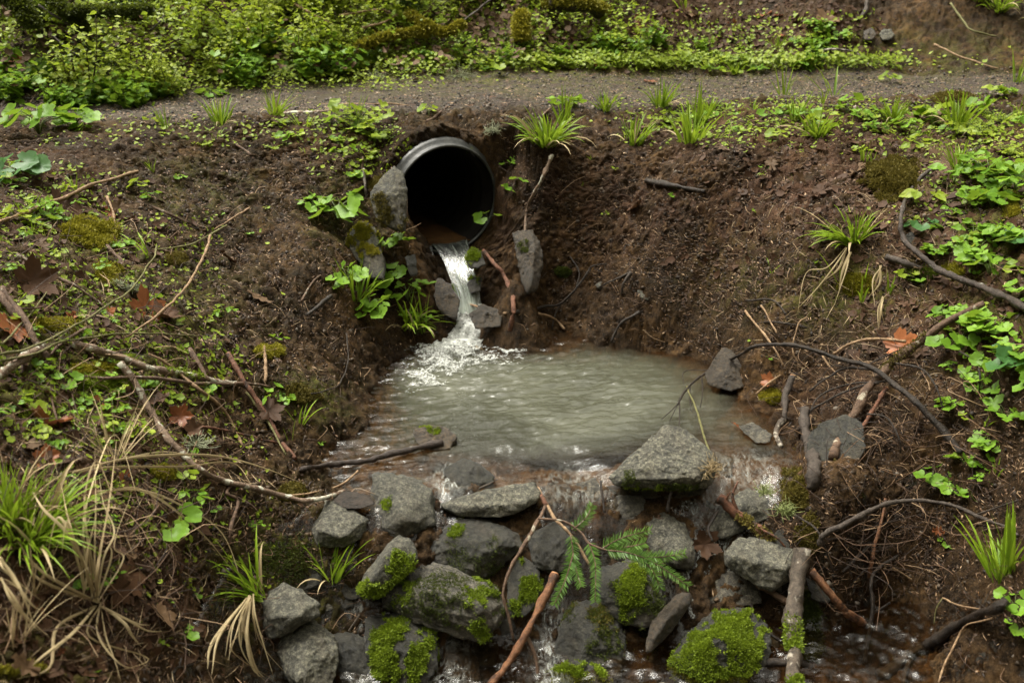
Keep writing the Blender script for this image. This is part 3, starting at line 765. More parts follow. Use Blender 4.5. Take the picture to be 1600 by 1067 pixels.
rock('A1', TA([(318, 238), (440, 290), (495, 330), (480, 390), (390, 440), (280, 440), (268, 375), (290, 300)]), TA([(285, 370, .35), (385, 405, .35), (480, 345, .2)]), 'g', label='square grey rock at the left end of the rock dam, below the dark flat bark')
rock('A2', TA([(540, 130), (620, 125), (720, 150), (805, 215), (805, 340), (650, 405), (600, 400), (545, 365), (528, 265), (560, 215)]), TA([(660, 235, .3), (662, 330, .38), (560, 150, .05)]), 'g', label='big two-faced grey rock at the left of the dam crest beside the flat slab',
     moss=[(600, 788, 10, 12, .8, .010, 'g')])
rock('A3', TA([(860, 100), (930, 55), (990, 75), (1075, 135), (1060, 165), (960, 225), (895, 220), (868, 170)]), TA([(905, 175, .3), (990, 90, .15)]), 'w', label='small pointed dark rock standing in the shallow water behind the flat slab')
rock('A4', [(694, 786), (744, 771), (792, 760), (830, 756), (838, 775), (818, 797), (780, 806), (735, 806), (700, 797)], [(705, 795, .15), (815, 785, .15)], 'g', thick=.8, lift=.06, cuts=4, label='long flat pale grey slab lying across the dam crest')
rock('A5', TA([(500, 575), (600, 450), (650, 408), (700, 430), (722, 480), (700, 545), (620, 600), (560, 660), (480, 690), (468, 650)]), TA([(600, 470, .3), (520, 600, .3)]), 'g', lift=.10, label='narrow standing grey rock with a mossy right side, between square and rounded rocks',
     moss=[(627, 878, 24, 22, 1, .012, 'g'), (590, 925, 24, 16, 1, .013, 'g')])
rock('A6', TA([(470, 455), (530, 385), (605, 410), (600, 470), (510, 565), (455, 500)]), [], 'b', label='dark brown wet rock wedged between the square rock and the narrow standing rock')
rock('A7', TA([(785, 440), (840, 370), (960, 325), (1060, 345), (1163, 395), (1180, 450), (1090, 530), (1030, 580), (930, 600), (850, 545), (790, 490)]), TA([(950, 400, .3), (1080, 440, .35)]), 'w', res=6, label='broad rounded wet rock under the flat slab, green moss at its upper left edge',
     moss=[(700, 818, 26, 18, 1, .012, 'g'), (745, 865, 60, 40, .3, .008, 'd')])
rock('A8', TA([(610, 640), (720, 560), (850, 545), (950, 590), (1050, 620), (1098, 680), (1098, 800), (1030, 850), (950, 860), (870, 810), (770, 790), (690, 750), (605, 725)]), TA([(800, 640, .25), (1020, 720, .3)]), 'l', thick=.5, res=6, rough=1.6, lift=.06, label='largest wet boulder of the dam face, shiny, moss hanging at its right end',
     moss=[(745, 945, 22, 42, .75, .012, 'g'), (620, 920, 22, 20, .8, .011, 'g'), (690, 935, 90, 40, .4, .009, 'd'), (752, 1000, 20, 16, .7, .012, 'g')])
rock('A9', TA([(515, 790), (610, 765), (710, 755), (800, 850), (815, 990), (740, 1080), (570, 1040), (518, 920)]), TA([(650, 860, .3)]), 'w', res=5, rough=1.3, lift=.05, label='moss-covered rock below the largest boulder with two bright green cushions',
     moss=[(602, 1005, 26, 44, 1.4, .014, 'g'), (657, 1020, 22, 42, 1.3, .014, 'g'), (630, 975, 30, 12, .7, .012, 'g')])
rock('A10', TA([(25, 685), (125, 622), (190, 650), (275, 705), (272, 760), (200, 800), (80, 858), (38, 800)]), TA([(60, 770, .3), (190, 765, .35), (240, 720, .2)]), 'g', label='olive grey square rock by the drooping grass, above the big bottom rock')
rock('A11', TA([(75, 882), (220, 768), (300, 830), (368, 885), (350, 1000), (325, 1090), (190, 1090), (115, 1000)]), TA([(230, 870, .3), (200, 1060, .4)]), 'g', res=6, label='big grey angular rock at the bottom left of the dam')
rock('A12', TA([(330, 845), (440, 850), (500, 900), (570, 1010), (560, 1100), (350, 1100), (360, 960)]), TA([(430, 900, .3)]), 'w', rough=1.6, label='black wet rock right of the big bottom-left rock, water running over it')
rock('A13', TA([(790, 900), (900, 880), (1000, 950), (1015, 1070), (900, 1100), (780, 1080)]), TA([(900, 940, .25)]), 'b', rough=1.3, label='ochre brown wet stone at the bottom edge under trickling water')
rock('A14', TA([(380, 560), (480, 570), (500, 660), (430, 690), (370, 640)]), [], 'w', label='small wet stone left of the narrow standing rock in the trickle')
rock('A15', TA([(270, 690), (340, 680), (355, 720), (310, 745), (268, 735)]), [], 'l', res=4, label='small pale wet stone in the puddle right of the olive grey rock')
rock('A16', TA([(700, 410), (790, 400), (860, 530), (780, 560), (700, 520)]), [], 'w', lift=-.08, label='dark recessed stone between the two-faced rock and the broad rounded rock')
rock('C1', TC([(500, 262), (560, 200), (640, 130), (700, 80), (775, 95), (860, 170), (882, 215), (872, 285), (830, 300), (740, 300), (680, 298), (600, 300), (520, 290)]), TC([(600, 262, .22), (815, 262, .25), (720, 110, .02)]), 'g', thick=.75, res=6, lift=.12, cuts=4, label='largest pale grey rock, peaked and dry, on the dam crest at the right',
     moss=[(985, 752, 16, 14, .7, .009, 'd'), (1010, 762, 30, 6, 1, .009, 'g'), (1060, 760, 28, 6, .8, .009, 'd')])
rock('C1b', TC([(480, 300), (600, 290), (760, 290), (860, 295), (830, 330), (700, 345), (540, 340)]), [], 'b', lift=.02, label='flat dark brown stone under the largest pale grey rock')
rock('C2', TC([(440, 172), (560, 102), (655, 85), (640, 135), (560, 195), (480, 205)]), [], 'b', tilt=.9, lift=.02, label='brown half-sunken rock left of the largest pale grey rock')
rock('C3', TC([(150, 330), (200, 305), (320, 290), (352, 380), (300, 440), (190, 420)]), [], 'b', label='brown wet rock under the crossed broken twigs', rough=1.3)
rock('C3b', TC([(330, 300), (420, 270), (450, 320), (400, 385), (350, 380)]), [], 'l', rough=1.2, label='pale wet stone between the twigs and the stub in the shallow outflow')
rock('C4', TC([(468, 372), (520, 345), (612, 338), (605, 400), (555, 445), (490, 435)]), TC([(545, 385, .2)]), 'l', rough=1.3, label='small cream and brown stone with water running over it, above the fir twig')
rock('C5', TC([(605, 435), (700, 412), (770, 450), (802, 530), (800, 612), (720, 605), (660, 562), (615, 500)]), TC([(770, 570, .3), (700, 480, .2)]), 'g', label='grey speckled rock directly behind the fir twig')
rock('C6', TC([(170, 485), (260, 445), (322, 472), (330, 580), (270, 645), (200, 605), (168, 535)]), TC([(240, 560, .3)]), 'w', label='black wet rock left of the fir twig stem, below the brown wet rock', lift=.05)
rock('C7', TC([(88, 625), (150, 585), (202, 612), (208, 720), (165, 805), (90, 795)]), [], 'w', label='moss-covered block left of the peeled leaning stick', lift=.04,
     moss=[(818, 915, 24, 40, 1.3, .013, 'g')])
rock('C8', TC([(430, 640), (560, 600), (640, 640), (700, 740), (690, 830), (590, 845), (500, 800), (440, 740)]), TC([(560, 700, .3)]), 'w', lift=.05, label='dark rock under the fir twig with a hanging strip of bright moss', rough=1.4,
     moss=[(990, 915, 18, 40, 1.2, .013, 'g'), (1010, 930, 40, 50, .5, .01, 'd')])
rock('C9', TC([(630, 905), (650, 830), (740, 732), (795, 708), (798, 755), (725, 855), (655, 930), (632, 942)]), TC([(700, 820, .4)]), 'b', lift=.10, rough=.8, label='long slanted tan wet stone right of the dark rock with hanging moss')
rock('C11', TC([(280, 870), (350, 775), (470, 765), (532, 850), (540, 1000), (460, 1070), (330, 1070), (280, 960)]), TC([(420, 860, .3)]), 'w', res=6, lift=.04, rough=1.4, label='large dark boulder at the bottom centre with thin olive moss, right of the leaning stick',
     moss=[(925, 985, 50, 40, .55, .010, 'd'), (940, 960, 40, 30, .4, .010, 'o')])
rock('C12', TC([(190, 1080), (240, 1030), (340, 985), (430, 1010), (490, 1080), (350, 1110)]), [], 'w', lift=.10, label='rock at the bottom edge wholly covered in bright moss',
     moss=[(895, 1055, 60, 26, 1.4, .014, 'g')])
rock('C13', TC([(720, 1010), (800, 880), (900, 800), (1000, 795), (1075, 850), (1095, 950), (1050, 1040), (900, 1085), (780, 1085)]), TC([(900, 900, .3), (1000, 920, .2)]), 'w', res=6, lift=.08, label='domed mossy boulder right of the small cascade at the bottom',
     moss=[(1135, 985, 40, 28, 1.4, .014, 'g'), (1100, 1030, 60, 36, .9, .012, 'g'), (1150, 1020, 40, 30, .8, .012, 'g')])
rock('C14', TC([(530, 860), (620, 850), (650, 960), (600, 1070), (540, 1060)]), [], 'b', lift=-.05, label='shaded brown stone between the dark boulder and the slanted tan stone')
rock('C15', TC([(0, 690), (50, 700), (60, 860), (30, 1000), (-60, 980), (-60, 760)]), [], 'w', lift=-.04, label='wet stone in the gap left of the moss-covered block')
rock('D1', TD([(112, 480), (160, 420), (250, 428), (400, 468), (418, 520), (370, 600), (300, 645), (240, 605), (170, 570), (110, 530)]), TD([(125, 485, .3), (235, 510, .3), (370, 555, .3)]), 'g', lift=.08, cuts=4, label='flat-topped grey rock right of the cascade, against the pale wet log')
rock('D2', TD([(35, 375), (90, 260), (200, 188), (312, 240), (300, 300), (210, 350), (90, 410)]), TD([(180, 260, .2)]), 'g', lift=.02, label='grey rock behind the splintered root chunk at the outflow')
rock('D3', TD([(10, 560), (110, 570), (230, 620), (250, 700), (120, 720), (0, 700)]), [], 'l', rough=1.4, label='pale wet stone at the foot of the cascade with thin moss', moss=[(1180, 930, 26, 20, .4, .009, 'd')])
rock('D4', TQ([(615, 980), (690, 920), (765, 895), (835, 930), (850, 1040), (790, 1130), (700, 1150), (610, 1070)]), [], 'w', tilt=1.0, label='dark green slab rock in the right bank behind the upright bark strip')
rock('D5', TQ([(128, 705), (215, 580), (245, 590), (275, 650), (302, 745), (240, 765), (150, 740)]), TQ([(220, 680, .3)]), 'b', tilt=1.0, label='brown mud-coated rock at the right pool edge', lift=.05)
rock('D6', TQ([(285, 940), (345, 918), (435, 980), (420, 1010), (360, 1010), (310, 970)]), [], 'l', tilt=1.2, water=True, lift=.02, label='flat pale stone just under the water at the right of the pool')
rock('D7', TD([(0, 60), (60, 20), (130, 50), (120, 120), (40, 150)]), [], 'l', rough=1.4, lift=.0, label='pale stone under the fast outflow right of the largest rock')
rock('D8', TD([(470, 580), (540, 560), (590, 640), (560, 700), (490, 680)]), [], 'w', label='dark stone between the pale wet log and the split yellow branch')
rock('P1', TP([(300, 300), (345, 240), (402, 193), (440, 220), (458, 290), (452, 380), (450, 465), (395, 468), (330, 425), (298, 350)]), TP([(380, 300, .2), (430, 330, .15)]), 'g', tilt=.3, lift=.30, cuts=4, label='tall grey half-mossy rock leaning against the left side of the pipe mouth',
     moss=[(620, 338, 14, 22, .8, .012, 'o'), (600, 325, 14, 20, .6, .011, 'o')])
rock('P2', TP([(195, 500), (258, 440), (312, 470), (335, 540), (362, 620), (355, 695), (300, 685), (255, 600), (205, 560)]), TP([(290, 560, .25)]), 'g', tilt=.7, lift=.06, label='grey rock with bright yellow moss on top, left below the pipe',
     moss=[(566, 368, 22, 22, 1.1, .012, 'y'), (583, 388, 12, 12, .8, .011, 'y')])
rock('P3', TP([(735, 610), (765, 555), (805, 580), (828, 640), (760, 655)]), [], 'w', lift=.18, res=4, label='small rock right of the waterfall top, capped with moss',
     moss=[(740, 402, 12, 18, 1.4, .012, 'g')])
rock('P3b', TP([(740, 720), (770, 690), (810, 700), (800, 760), (760, 770)]), [], 'w', lift=.12, res=4, label='small mossy rock beside the middle of the waterfall', moss=[(742, 440, 12, 12, 1.4, .011, 'g')])
rock('P4', TP([(755, 860), (815, 822), (880, 840), (905, 880), (890, 915), (790, 925)]), [], 'b', water=True, lift=.03, res=5, rough=1.6, label='round brown rock in the foam at the foot of the waterfall')
rock('P5', TP([(955, 495), (1045, 485), (1075, 545), (1085, 640), (1062, 740), (1015, 760), (990, 680), (970, 570)]), TP([(1050, 560, .22), (1040, 700, .2), (1000, 560, .08)]), 'w', tilt=.4, lift=.04, cuts=4, label='tall dark rock set in the bank right of the waterfall, moss at its top', moss=[(818, 380, 8, 14, .7, .010, 'd')])
rock('P6', TP([(455, 600), (500, 590), (512, 680), (480, 690)]), [], 'w', lift=.1, res=4, label='small dark stone below the pipe, left of the waterfall')
rock('P7', TP([(600, 700), (660, 720), (700, 800), (690, 880), (620, 860), (590, 780)]), [], 'w', lift=.06, label='wet rock behind the splash, left of the waterfall foot', rough=1.3).data.materials[0] = m_rock('muddy_stone', (.013, .0075, .0038), (.045, .027, .014), .4)
rock('M1', [(1374, 54), (1382, 46), (1393, 46), (1397, 56), (1390, 63), (1379, 63)], [], 'g', res=4, lift=.05, cuts=2, label='small round grey stone stuck in the bare bank beyond the path')
rock('M2', [(1350, 50), (1362, 44), (1369, 55), (1362, 64), (1350, 62)], [], 'b', res=4, lift=.05, label='small brown stone left of the round grey one in the far bank')
rock('M3', [(738, 82), (748, 70), (764, 74), (776, 90), (756, 96), (742, 92)], [], 'w', res=4, lift=.05, label='dark mounded rock in the greenery beyond the path, left of centre')
rock('M4', [(975, 92), (988, 84), (1006, 86), (1008, 98), (994, 104), (980, 100)], [], 'b', res=4, lift=.05, label='dark brown clod of earth at the far edge of the path')
rock('M5', [(1412, 370), (1426, 362), (1440, 372), (1432, 384), (1416, 382)], [], 'w', res=3, label='small stone beside the long curved branch on the right bank')
rock('M6', [(998, 455), (1008, 449), (1018, 458), (1012, 470), (1000, 466)], [], 'g', res=3, label='small grey stone set in the mud above the pool, right half')
rock('M7', [(930, 445), (940, 440), (948, 448), (938, 454)], [], 'g', res=3, label='tiny grey pebble in the mud above the pool, left of the small grey stone')
rock('M8', [(650, 672), (668, 665), (690, 668), (712, 684), (705, 700), (665, 700), (652, 688)], [], 'b', water=True, tilt=.8, lift=.02, label='low dark rock breaking the pool surface near its left shore', moss=[(668, 672, 16, 7, 1.3, .009, 'g')])

def filler():
    g = np.random.default_rng(91)
    for k, (x, y, w, h) in enumerate([(545, 855, 44, 34), (575, 800, 34, 26), (668, 842, 34, 30), (700, 870, 30, 26), (545, 925, 40, 44), (790, 960, 40, 44), (775, 830, 34, 26), (868, 940, 44, 40), (845, 1010, 50, 50), (905, 795, 44, 30), (940, 835, 36, 30), (960, 790, 40, 26), (1090, 800, 50, 34), (1140, 870, 40, 30), (1075, 870, 34, 30),
        (1010, 1010, 50, 50), (1060, 960, 40, 40), (480, 905, 40, 34), (610, 830, 30, 26), (715, 1030, 60, 44), (1190, 1010, 40, 60), (1150, 800, 50, 30), (880, 850, 34, 34), (650, 760, 40, 20), (770, 905, 30, 40), (1225, 850, 36, 40), (1200, 760, 30, 22), (500, 790, 30, 20), (1000, 1050, 60, 40), (560, 1050, 44, 40), (1280, 985, 30, 30), (1215, 905, 30, 34)]):
        n = g.integers(5, 8); a = np.sort(g.uniform(0, 6.28, n)); r = g.uniform(.42, .6, n)
        rock('fill%d' % k, [(x + w * math.cos(t) * q * 1.2, y + h * math.sin(t) * q * 1.2) for t, q in zip(a, r)] + [(x - w * .3, y + h * .2), (x + w * .3, y - h * .2)], [], 'wwbl'[k % 4], res=4, rough=1.5, lift=-.01,
             label='small wet stone packed between the larger rocks of the dam', group='small stones packed into the dam', moss=[(x, y, w * .5, h * .5, .35, .009, 'dg'[k % 2])] if k % 3 == 0 else None)
filler()

for _k in ('P4', 'P5', 'P7', 'D5'): ROCKS[_k].data.materials[0] = m_rock('muddy_stone', (.013, .0078, .0038), (.050, .034, .019), .5)
for _k in ('P1', 'P2'): ROCKS[_k].data.materials[0] = m_rock('mossy_stone', (.016, .015, .009), (.075, .068, .045), .4)
# ------------------------------------------------------------------ plant pieces
def tube(P, r0, r1, sides=5, seed=0, rough=0.0):
    P = np.asarray(P, float); n = len(P)
    T = np.gradient(P, axis=0); T /= np.linalg.norm(T, axis=1, keepdims=True) + 1e-9
    ref = np.array([.13, .31, .94]); A = np.cross(T, ref); A /= np.linalg.norm(A, axis=1, keepdims=True) + 1e-9
    B = np.cross(T, A)
    rr = np.linspace(r0, r1, n)[:, None]
    an = np.arange(sides) * 2 * math.pi / sides
    ring = (np.cos(an)[None, :, None] * A[:, None] + np.sin(an)[None, :, None] * B[:, None])
    rad = rr[:, :, None] * np.ones((n, sides, 1))
    if rough:
        q = (P[:, None] + ring * rr[:, :, None]).reshape(-1, 3)
        rad = rad * (1 + rough * noise3(q * (1.2 / max(r0, .002)), seed).reshape(n, sides, 1) + rough * .8 * noise3(P * 22 + 5, seed + 1)[:, None, None])
    V = (P[:, None] + ring * rad).reshape(-1, 3)
    idx = np.arange(n * sides).reshape(n, sides); nx = np.roll(idx, -1, 1)
    q = np.stack([idx[:-1], nx[:-1], nx[1:], idx[1:]], -1).reshape(-1, 4)
    # caps
    V = np.r_[V, P[:1], P[-1:]]; c0, c1 = n * sides, n * sides + 1
    cap = [[c0, idx[0, (k + 1) % sides], idx[0, k], idx[0, k]] for k in range(sides)] + [[c1, idx[-1, k], idx[-1, (k + 1) % sides], idx[-1, (k + 1) % sides]] for k in range(sides)]
    return V, q, np.array([[a, b, c] for a, b, c, _ in cap])
def polys(parts):
    """join tubes (V, quads, tris) -> V, list of faces"""
    Vs, Fs = [], []; n = 0
    for V, q, t in parts:
        Vs.append(V); Fs += [tuple(int(x) + n for x in f) for f in q] + [tuple(int(x) + n for x in f) for f in t]; n += len(V)
    return np.concatenate(Vs), Fs
def smooth_line(P, m=8):
    P = np.asarray(P, float)
    if len(P) < 3: return np.array([P[0] * (1 - t) + P[-1] * t for t in np.linspace(0, 1, m * 2)])
    Q = np.r_[[2 * P[0] - P[1]], P, [2 * P[-1] - P[-2]]]; out = []
    for i in range(1, len(Q) - 2):
        for t in np.arange(m) / m:
            out.append(.5 * (2 * Q[i] + (Q[i + 1] - Q[i - 1]) * t + (2 * Q[i - 1] - 5 * Q[i] + 4 * Q[i + 1] - Q[i + 2]) * t * t + (3 * Q[i] - Q[i - 1] - 3 * Q[i + 1] + Q[i + 2]) * t ** 3))
    out.append(P[-1]); return np.array(out)
def basis(d, up):
    d = d / np.linalg.norm(d); s = np.cross(d, up); s /= np.linalg.norm(s) + 1e-9; return d, s, np.cross(s, d)
def leaf_shape(kind_, g, n=30):
    """flat outline in (along, across), petiole at the origin, unit size; returns V (x along, y across, z), tris"""
    th = np.linspace(-math.pi, math.pi, n, endpoint=False)
    if kind_ == 'lobed':      # rounded, 5 shallow scalloped lobes
        r = .46 + .13 * np.abs(np.cos(th * 2.5)) ** .7 + .03 * np.cos(th * 15 + 1)
        r *= 1 - .75 * np.exp(-((np.abs(th) - math.pi) / .30) ** 2)
        x = .42 + r * np.cos(th); y = r * np.sin(th) * 1.05
    elif kind_ == 'cut':      # three deep toothed lobes
        r = .20 + .36 * np.abs(np.cos(th * 1.5)) ** 1.3 + .05 * np.cos(th * 17)
        x = .40 + r * np.cos(th); y = r * np.sin(th) * 1.15
    elif kind_ == 'maple':    # big dead leaf, five pointed lobes
        r = .34 + .20 * np.abs(np.cos(th * 2.5)) ** 1.3 + .05 * np.cos(th * 15 + .6)
        x = .45 + r * np.cos(th); y = r * np.sin(th)
    elif kind_ == 'oak':
        t = (th + math.pi) / (2 * math.pi); a = 2 * np.abs(t - .5); sgn = np.sign(t - .5 + 1e-9)
        x = a; y = sgn * (.22 * np.sin(math.pi * a ** .8) + .09 * np.cos(a * 22)) * 1.0
        y[0] = 0
    else:                     # ovate leaflet
        t = (th + math.pi) / (2 * math.pi); a = 2 * np.abs(t - .5); sgn = np.sign(t - .5 + 1e-9)
        x = 1 - a; y = sgn * .34 * np.sin(math.pi * np.clip(1 - a, 0, 1) ** .75) * (1 + .05 * np.cos(a * 40))
    c = np.array([x.mean(), 0.0])
    ring = np.c_[x, y]; mid = c + (ring - c) * .55
    V = np.r_[[c], mid, ring]; k = len(x)
    Fc = [[0, 1 + i, 1 + (i + 1) % k] for i in range(k)]
    for i in range(k):
        j = (i + 1) % k; Fc += [[1 + i, 1 + k + i, 1 + k + j], [1 + i, 1 + k + j, 1 + j]]
    rr = np.hypot(V[:, 0] - c[0], V[:, 1])
    return np.c_[V, np.zeros(len(V))], np.array(Fc), rr
def leaf(kind_, base, d, up, size, g, cup=.25, curl=.1, n=26):
    V, Fc, rr = leaf_shape(kind_, g, n)
    V = V.copy()
    V[:, 2] = cup * rr ** 2 * 1.4 - .35 * curl * V[:, 0] ** 2 * 2 - .10 * np.abs(V[:, 1]) ** .5 * 0 + .03 * noise3(V * 5 + g.uniform(0, 50), 3)
    V[:, 2] += -.06 * np.exp(-(V[:, 1] / .05) ** 2)
    dd, s, u = basis(np.asarray(d, float), np.asarray(up, float))
    return base + size * (V[:, 0:1] * dd + V[:, 1:2] * s + V[:, 2:3] * u), Fc, np.clip(g.uniform(.15, .85) + .25 * (rr - .3), 0, 1)
def rand_up(g, lean=.35, cam=.35):
    u = np.array([g.normal(0, lean), -cam + g.normal(0, lean), 1.0]); return u / np.linalg.norm(u)
def herb(kind_, nl, seed, spread=.5, h=.42, ls=.30, cup=.25):
    """unit-diameter plant at the origin: (leaf parts, stem tubes)"""
    g = np.random.default_rng(seed); L, S = [], []
    for i in range(nl):
        a = i * 2.4 + g.uniform(-.5, .5); r = spread * math.sqrt((i + .6) / nl) * .72
        tip = np.array([r * math.cos(a), r * math.sin(a), h * g.uniform(.55, 1.1) * (1.15 - .7 * r)])
        d = np.array([math.cos(a), math.sin(a), g.uniform(-.35, .15)]); up = rand_up(g)
        sz = ls * g.uniform(.7, 1.25)
        if kind_ == 'tri':
            for k in (-1, 0, 1):
                dk = np.array([math.cos(a + k * 1.25), math.sin(a + k * 1.25), d[2]]); L.append(leaf('ovate', tip, dk, up, sz * (1.05 if k == 0 else .9), g, cup, .2, 16))
        elif kind_ == 'pinnate':
            for k in range(7):
                f = k // 2 / 3.0; b0 = tip * (.5 + .5 * f) + d * sz * f * .9; aa = a + (0 if k == 6 else (-1) ** k * 1.1)
                L.append(leaf('cut', b0, np.array([math.cos(aa), math.sin(aa), d[2]]), up, sz * .62, g, cup, .1, 18))
        else: L.append(leaf(kind_, tip - d * sz * .1, d, up, sz, g, cup, .12))
        m = tip * .5 + np.array([0, 0, h * .18]); S.append(tube(smooth_line([np.zeros(3), m * np.array([.6, .6, 1]), tip], 3), .009, .005, 4))
    return L, S
def blades(nb, seed, L=1.0, w=.035, fan=.9, droop=.9, base=.06, flop=None):
    g = np.random.default_rng(seed); out = []; bias = g.normal(0, .35, 2); base = base * 2.6
    for i in range(nb):
        a = g.uniform(0, 2 * math.pi); lean = fan * g.random() ** .6; l = L * g.uniform(.5, 1.1); n = 7
        d0 = np.array([math.cos(a) * lean + bias[0] * g.random() + g.normal(0, .12), math.sin(a) * lean + bias[1] * g.random() + g.normal(0, .12), 1.0])
        if flop is not None: d0 += np.array(flop) * g.uniform(.3, 1.1)
        d0 /= np.linalg.norm(d0); p = np.array([math.cos(a), math.sin(a), 0]) * base * g.random(); dr = droop * g.uniform(.4, 1.3)
        P = [p]; d = d0.copy()
        for k in range(n - 1):
            d = d + np.array([0, 0, -dr * 2.0 / n * (k / n + .15)]); d /= np.linalg.norm(d); p = p + d * l / (n - 1); P.append(p)
        P = np.array(P); s = np.cross(d0, [0, 0, 1]) + g.normal(0, .2, 3); s /= np.linalg.norm(s) + 1e-9
        ww = w * g.uniform(.6, 1.2) * np.array([.6, .95, 1, .9, .72, .42, .03])[:, None]
        nn = np.cross(s, np.gradient(P, axis=0)); nn /= np.linalg.norm(nn, axis=1, keepdims=True) + 1e-9
        V = np.stack([P - s * ww, P - nn * ww * .45, P + s * ww], 1).reshape(-1, 3)
        idx = np.arange(n * 3).reshape(n, 3)
        q = np.r_[np.stack([idx[:-1, 0], idx[:-1, 1], idx[1:, 1], idx[1:, 0]], -1), np.stack([idx[:-1, 1], idx[:-1, 2], idx[1:, 2], idx[1:, 1]], -1)]
        t = np.clip(g.uniform(.1, .8) + np.repeat(np.linspace(-.25, .25, n), 3), 0, 1)
        out.append((V, q, t))
    return out

ML_H = m_leaf('herb_leaf', (.070, .160, .010), (.23, .40, .034), .35, .45)
ML_HD = m_leaf('herb_leaf_deep', (.028, .090, .022), (.085, .200, .050), .3, .42)
ML_Y = m_leaf('young_leaf', (.11, .19, .012), (.36, .43, .036), .38, .45)
ML_G = m_leaf('grass_blade', (.075, .155, .006), (.29, .41, .022), .35, .42)
ML_ST = m_leaf('straw', (.25, .175, .085), (.62, .50, .29), .2, .6)
ML_B = m_leaf('bush_leaf', (.085, .145, .010), (.50, .56, .050), .42, .5)
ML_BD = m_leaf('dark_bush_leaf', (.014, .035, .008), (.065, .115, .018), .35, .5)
ML_DEAD = m_leaf('dead_leaf', (.034, .0165, .008), (.105, .050, .023), .1, .7)
ML_DEADP = m_leaf('dead_leaf_pale', (.048, .028, .013), (.155, .088, .042), .1, .7)
ML_ORG = m_leaf('dead_leaf_orange', (.13, .042, .016), (.36, .13, .05), .15, .4)
M_STEM = m_plain('green_stem', (.10, .13, .035), .5); M_TWIG = m_bark('thin_twig', (.035, .022, .015), (.10, .066, .042))
PROTO = {}
def variants(key, fn, n):
    PROTO[key] = [fn(i) for i in range(n)]
def v_herb(kind_, nl, mat, **k):
    def f(i):
        L, S = herb(kind_, nl + i % 3, 100 + i * 17 + hash_s(kind_) % 50, **k)
        V, Fc, T = join(L); V2, F2 = polys(S)
        return [('foliage', mesh_np('foliage', V, Fc, mat, tint=T)), ('stems', mesh_np('stems', V2, F2, M_STEM))]
    return f
variants('herb', v_herb('lobed', 13, ML_H, h=.28, ls=.25), 5)
variants('herb_few', v_herb('lobed', 4, ML_H, ls=.40, h=.28, cup=.3), 4)
variants('herb_deep', v_herb('lobed', 9, ML_HD, h=.22), 4)
variants('cut', v_herb('cut', 11, ML_H, ls=.28, h=.32), 4)
variants('tri', v_herb('tri', 5, ML_H, ls=.27), 4)
variants('trifew', v_herb('tri', 2, ML_Y, ls=.42), 4)
variants('pinn', v_herb('pinnate', 6, ML_Y, ls=.30), 4)
variants('young', v_herb('lobed', 5, ML_Y, ls=.34), 4)
def v_grass(nb, mat=ML_G, dead=0, **k):
    def f(i):
        V, q, T = join(blades(nb, 300 + i * 31 + nb, **k)); out = [('blades', mesh_np('blades', V, q, mat, tint=T))]
        if dead:
            V, q, T = join(blades(dead, 900 + i, L=.8, w=.022, fan=1.3, droop=1.9)); out.append(('dead_blades', mesh_np('dead_blades', V, q, ML_ST, tint=T)))
        return out
    return f
variants('grass', v_grass(34, dead=3, L=.75, w=.024, fan=.75, droop=.8), 4)
variants('grass_up', v_grass(14, L=.95, w=.026, fan=.45, droop=.5), 4)
variants('grass_thick', v_grass(95, dead=7, L=.62, w=.020, fan=1.0, droop=1.25), 3)
variants('grass_big', v_grass(150, dead=14, L=.62, w=.0115, fan=.95, droop=1.15), 2)
variants('grass_few', v_grass(5, L=.9, w=.03, fan=.9, droop=1.1), 4)
variants('grass_flop', v_grass(60, dead=5, L=.95, w=.018, fan=.5, droop=1.5, flop=(-.9, -.5, -.3)), 2)
variants('grass_flop_r', v_grass(30, dead=14, L=.8, w=.022, fan=.5, droop=1.6, flop=(.8, -.5, -.3)), 2)
variants('straw', v_grass(30, ML_ST, L=1.15, w=.010, fan=1.2, droop=.55), 3)
NPL = [0]
def plant(kind_, px, py, wpx, label, cat='plant', name=None, group=None, rz=None, sink=.0, lift=0.0, p=None):
    base = hit1(px, py) if p is None else p
    if lift: base = CAM + (base - CAM) * (1 - lift / depth_of(base))
    s = wpx * depth_of(base) / F
    i = NPL[0]; NPL[0] += 1; pr = PROTO[kind_][i % len(PROTO[kind_])]
    e = empty(name or {'g': 'grass_tuft', 's': 'straw_tuft'}.get(kind_[0] if kind_ in ('grass', 'grass_big', 'grass_up', 'grass_thick', 'grass_few', 'grass_flop', 'grass_flop_r', 'straw') else '', 'leafy_plant'), tuple(base - np.array([0, 0, sink])))
    floppy = 'flop' in kind_
    e.rotation_euler = (random.uniform(-.12, .12), random.uniform(-.12, .12), random.uniform(-.3, .3) if floppy else (random.uniform(0, 6.28) if rz is None else rz))
    e.scale = (s, s, s * random.uniform(.85, 1.15))
    for nm, me in pr: link(nm, me, e)
    tag(e, label, cat, group); return e
P_ = plant
